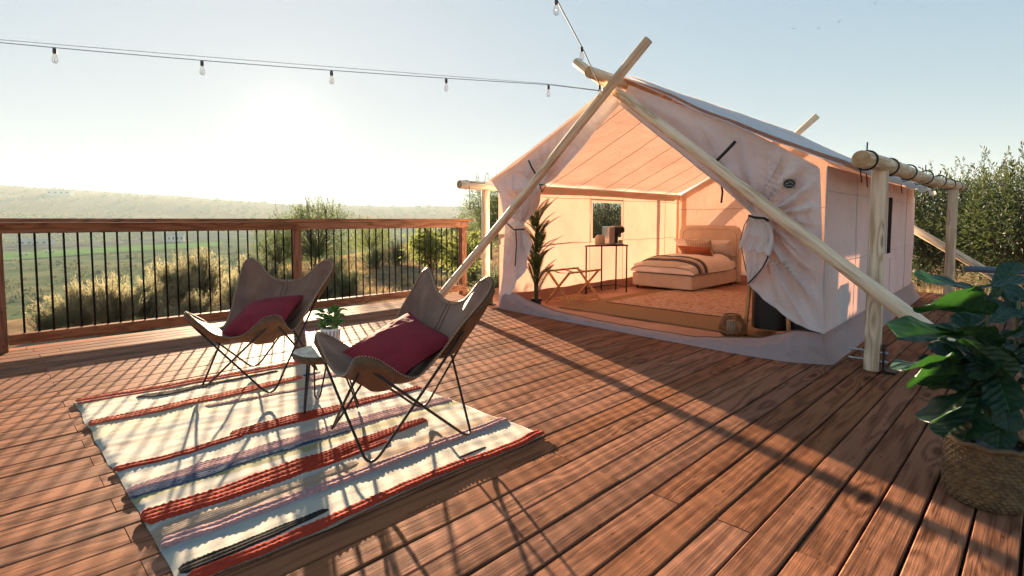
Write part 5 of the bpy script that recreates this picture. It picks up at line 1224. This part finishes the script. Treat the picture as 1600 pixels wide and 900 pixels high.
# ============================================================ string lights
def bulb_set(par, p, s=.76):
    b = MB(); b.lathe([(.013 * s, -.055 * s), (.017 * s, -.05 * s), (.017 * s, -.008 * s), (.009 * s, 0)], 12, c=p); b.build('socket', 'brass', par)
    b = MB(); b.lathe([(.002 * s, -.150 * s), (.018 * s, -.146 * s), (.027 * s, -.128 * s), (.025 * s, -.10 * s), (.014 * s, -.065 * s), (.013 * s, -.056 * s)], 16, c=p); o = b.build('bulb', 'bulb', par)
    b = MB(); b.tube([Vector(p) + Vector((.006 * math.sin(k), .006 * math.cos(k), -.065 - .006 * k)) for k in range(9)], .0018, 4); b.build('filament', 'chrome', o)
sl_ = thing('string_lights', (4.0, 3.5, 2.4), 'long festoon string of clear bulbs crossing the sky at left', 'string lights')
B0 = Vector((4.0, 3.5, 2.475)); stp = Vector((-.877, .477, 0))
hang = Vector((4.46, 3.2, 2.44))
zs = lambda k: 2.475 + .0 * k - .045 * math.sin(math.pi * min(1, max(0, k / 6.4))) + .01 * k
cab = [hang] + [Vector((B0 + stp * k).to_tuple()[:2] + (zs(k),)) for k in [i / 4 for i in range(0, 27)]]
b = MB(); b.tube(cab, .0027, 6); b.build('cable', 'cord', sl_)
b = MB(); b.tube([q + Vector((0, 0, .028 * math.sin(math.pi * min(1, i / 27 * 1.15)) + .004)) for i, q in enumerate(cab)], .0022, 5); b.build('support_wire', 'bolt', sl_)
for k in range(0, 7): q = B0 + stp * k; bulb_set(sl_, Vector((q.x, q.y, zs(k) - .003)))
pole('support_post', (B0.x + stp.x * 6.5, 6.50, -.03), (B0.x + stp.x * 6.5, 6.50, 2.75), .05, .045, 'log', sl_, seed=31)
s2 = thing('string_lights', (3.6, 2.7, 2.6), 'short festoon string rising from the pole crossing to the top edge', 'string lights')
K2 = [AD(937, 133, 5.30), AD(909, 73, 4.72), AD(869, -2, 3.85), AD(800, -140, 2.7), Vector((-.6, -.6, 2.95)), Vector((-2.6, -2.6, 3.1))]
b = MB(); b.tube(K2, .0048, 6); b.build('cable', 'cord', s2)
for q in (K2[0] + Vector((0, 0, -.0)), K2[1], K2[2], K2[3]): bulb_set(s2, q)
b = MB(); q = AX(944, 140, 4.50); b.tube([q + Vector((0, .022 * math.cos(a), .022 * math.sin(a))) for a in (2 * math.pi * k / 14 for k in range(15))], .004, 6); b.build('hook', 'bolt', s2)
pole('support_post', (-2.6, -2.6, -.03), (-2.6, -2.6, 3.2), .05, .045, 'log', s2, seed=32)
# birds high over the tent
BIRD = [(1240, 45, 60), (1279, 45, 62), (1311, 34, 58), (1157, 78, 75), (1540, 74, 66), (1438, 11, 60), (1367, 6, 64)]
for i, (px, py, D) in enumerate(BIRD):
    p = AD(px, py, D); b = MB(); a = i * 1.3
    b.tube([(-.12, 0, 0), (0, 0, .02), (.10, 0, 0)], [.01, .035, .008], 5)
    for s in (-1, 1): b.add([(-.05, 0, .02), (.06, 0, .02), (.03, s * .24, .09), (-.06, s * .42, .05), (-.07, s * .2, .07)], [(0, 1, 2, 3, 4)] if s > 0 else [(4, 3, 2, 1, 0)])
    o = b.build('bird', 'pot'); o.location = p; o.scale = (.6, .6, .6); o.rotation_euler = (.2, .1, a); tag(o, 'tiny dark bird in the sky, ' + ORD[sorted(BIRD).index(BIRD[i])] + ' from the left', 'bird', 'birds in the sky')

# ============================================================ haze
m, t, N, L, B = _mat('haze'); N.remove(B)
pv = N.new('ShaderNodeVolumePrincipled'); pv.inputs['Color'].default_value = (.44, .55, .60, 1); pv.inputs['Density'].default_value = .00024; pv.inputs['Anisotropy'].default_value = .1
L.new(pv.outputs[0], N['Material Output'].inputs['Volume'])
b = MB(); b.box((0, 0, 50), (8800, 8800, 220)); o = b.build('haze', m, smooth=False); tag(o, 'thin warm haze filling the valley', 'haze', kind='stuff')
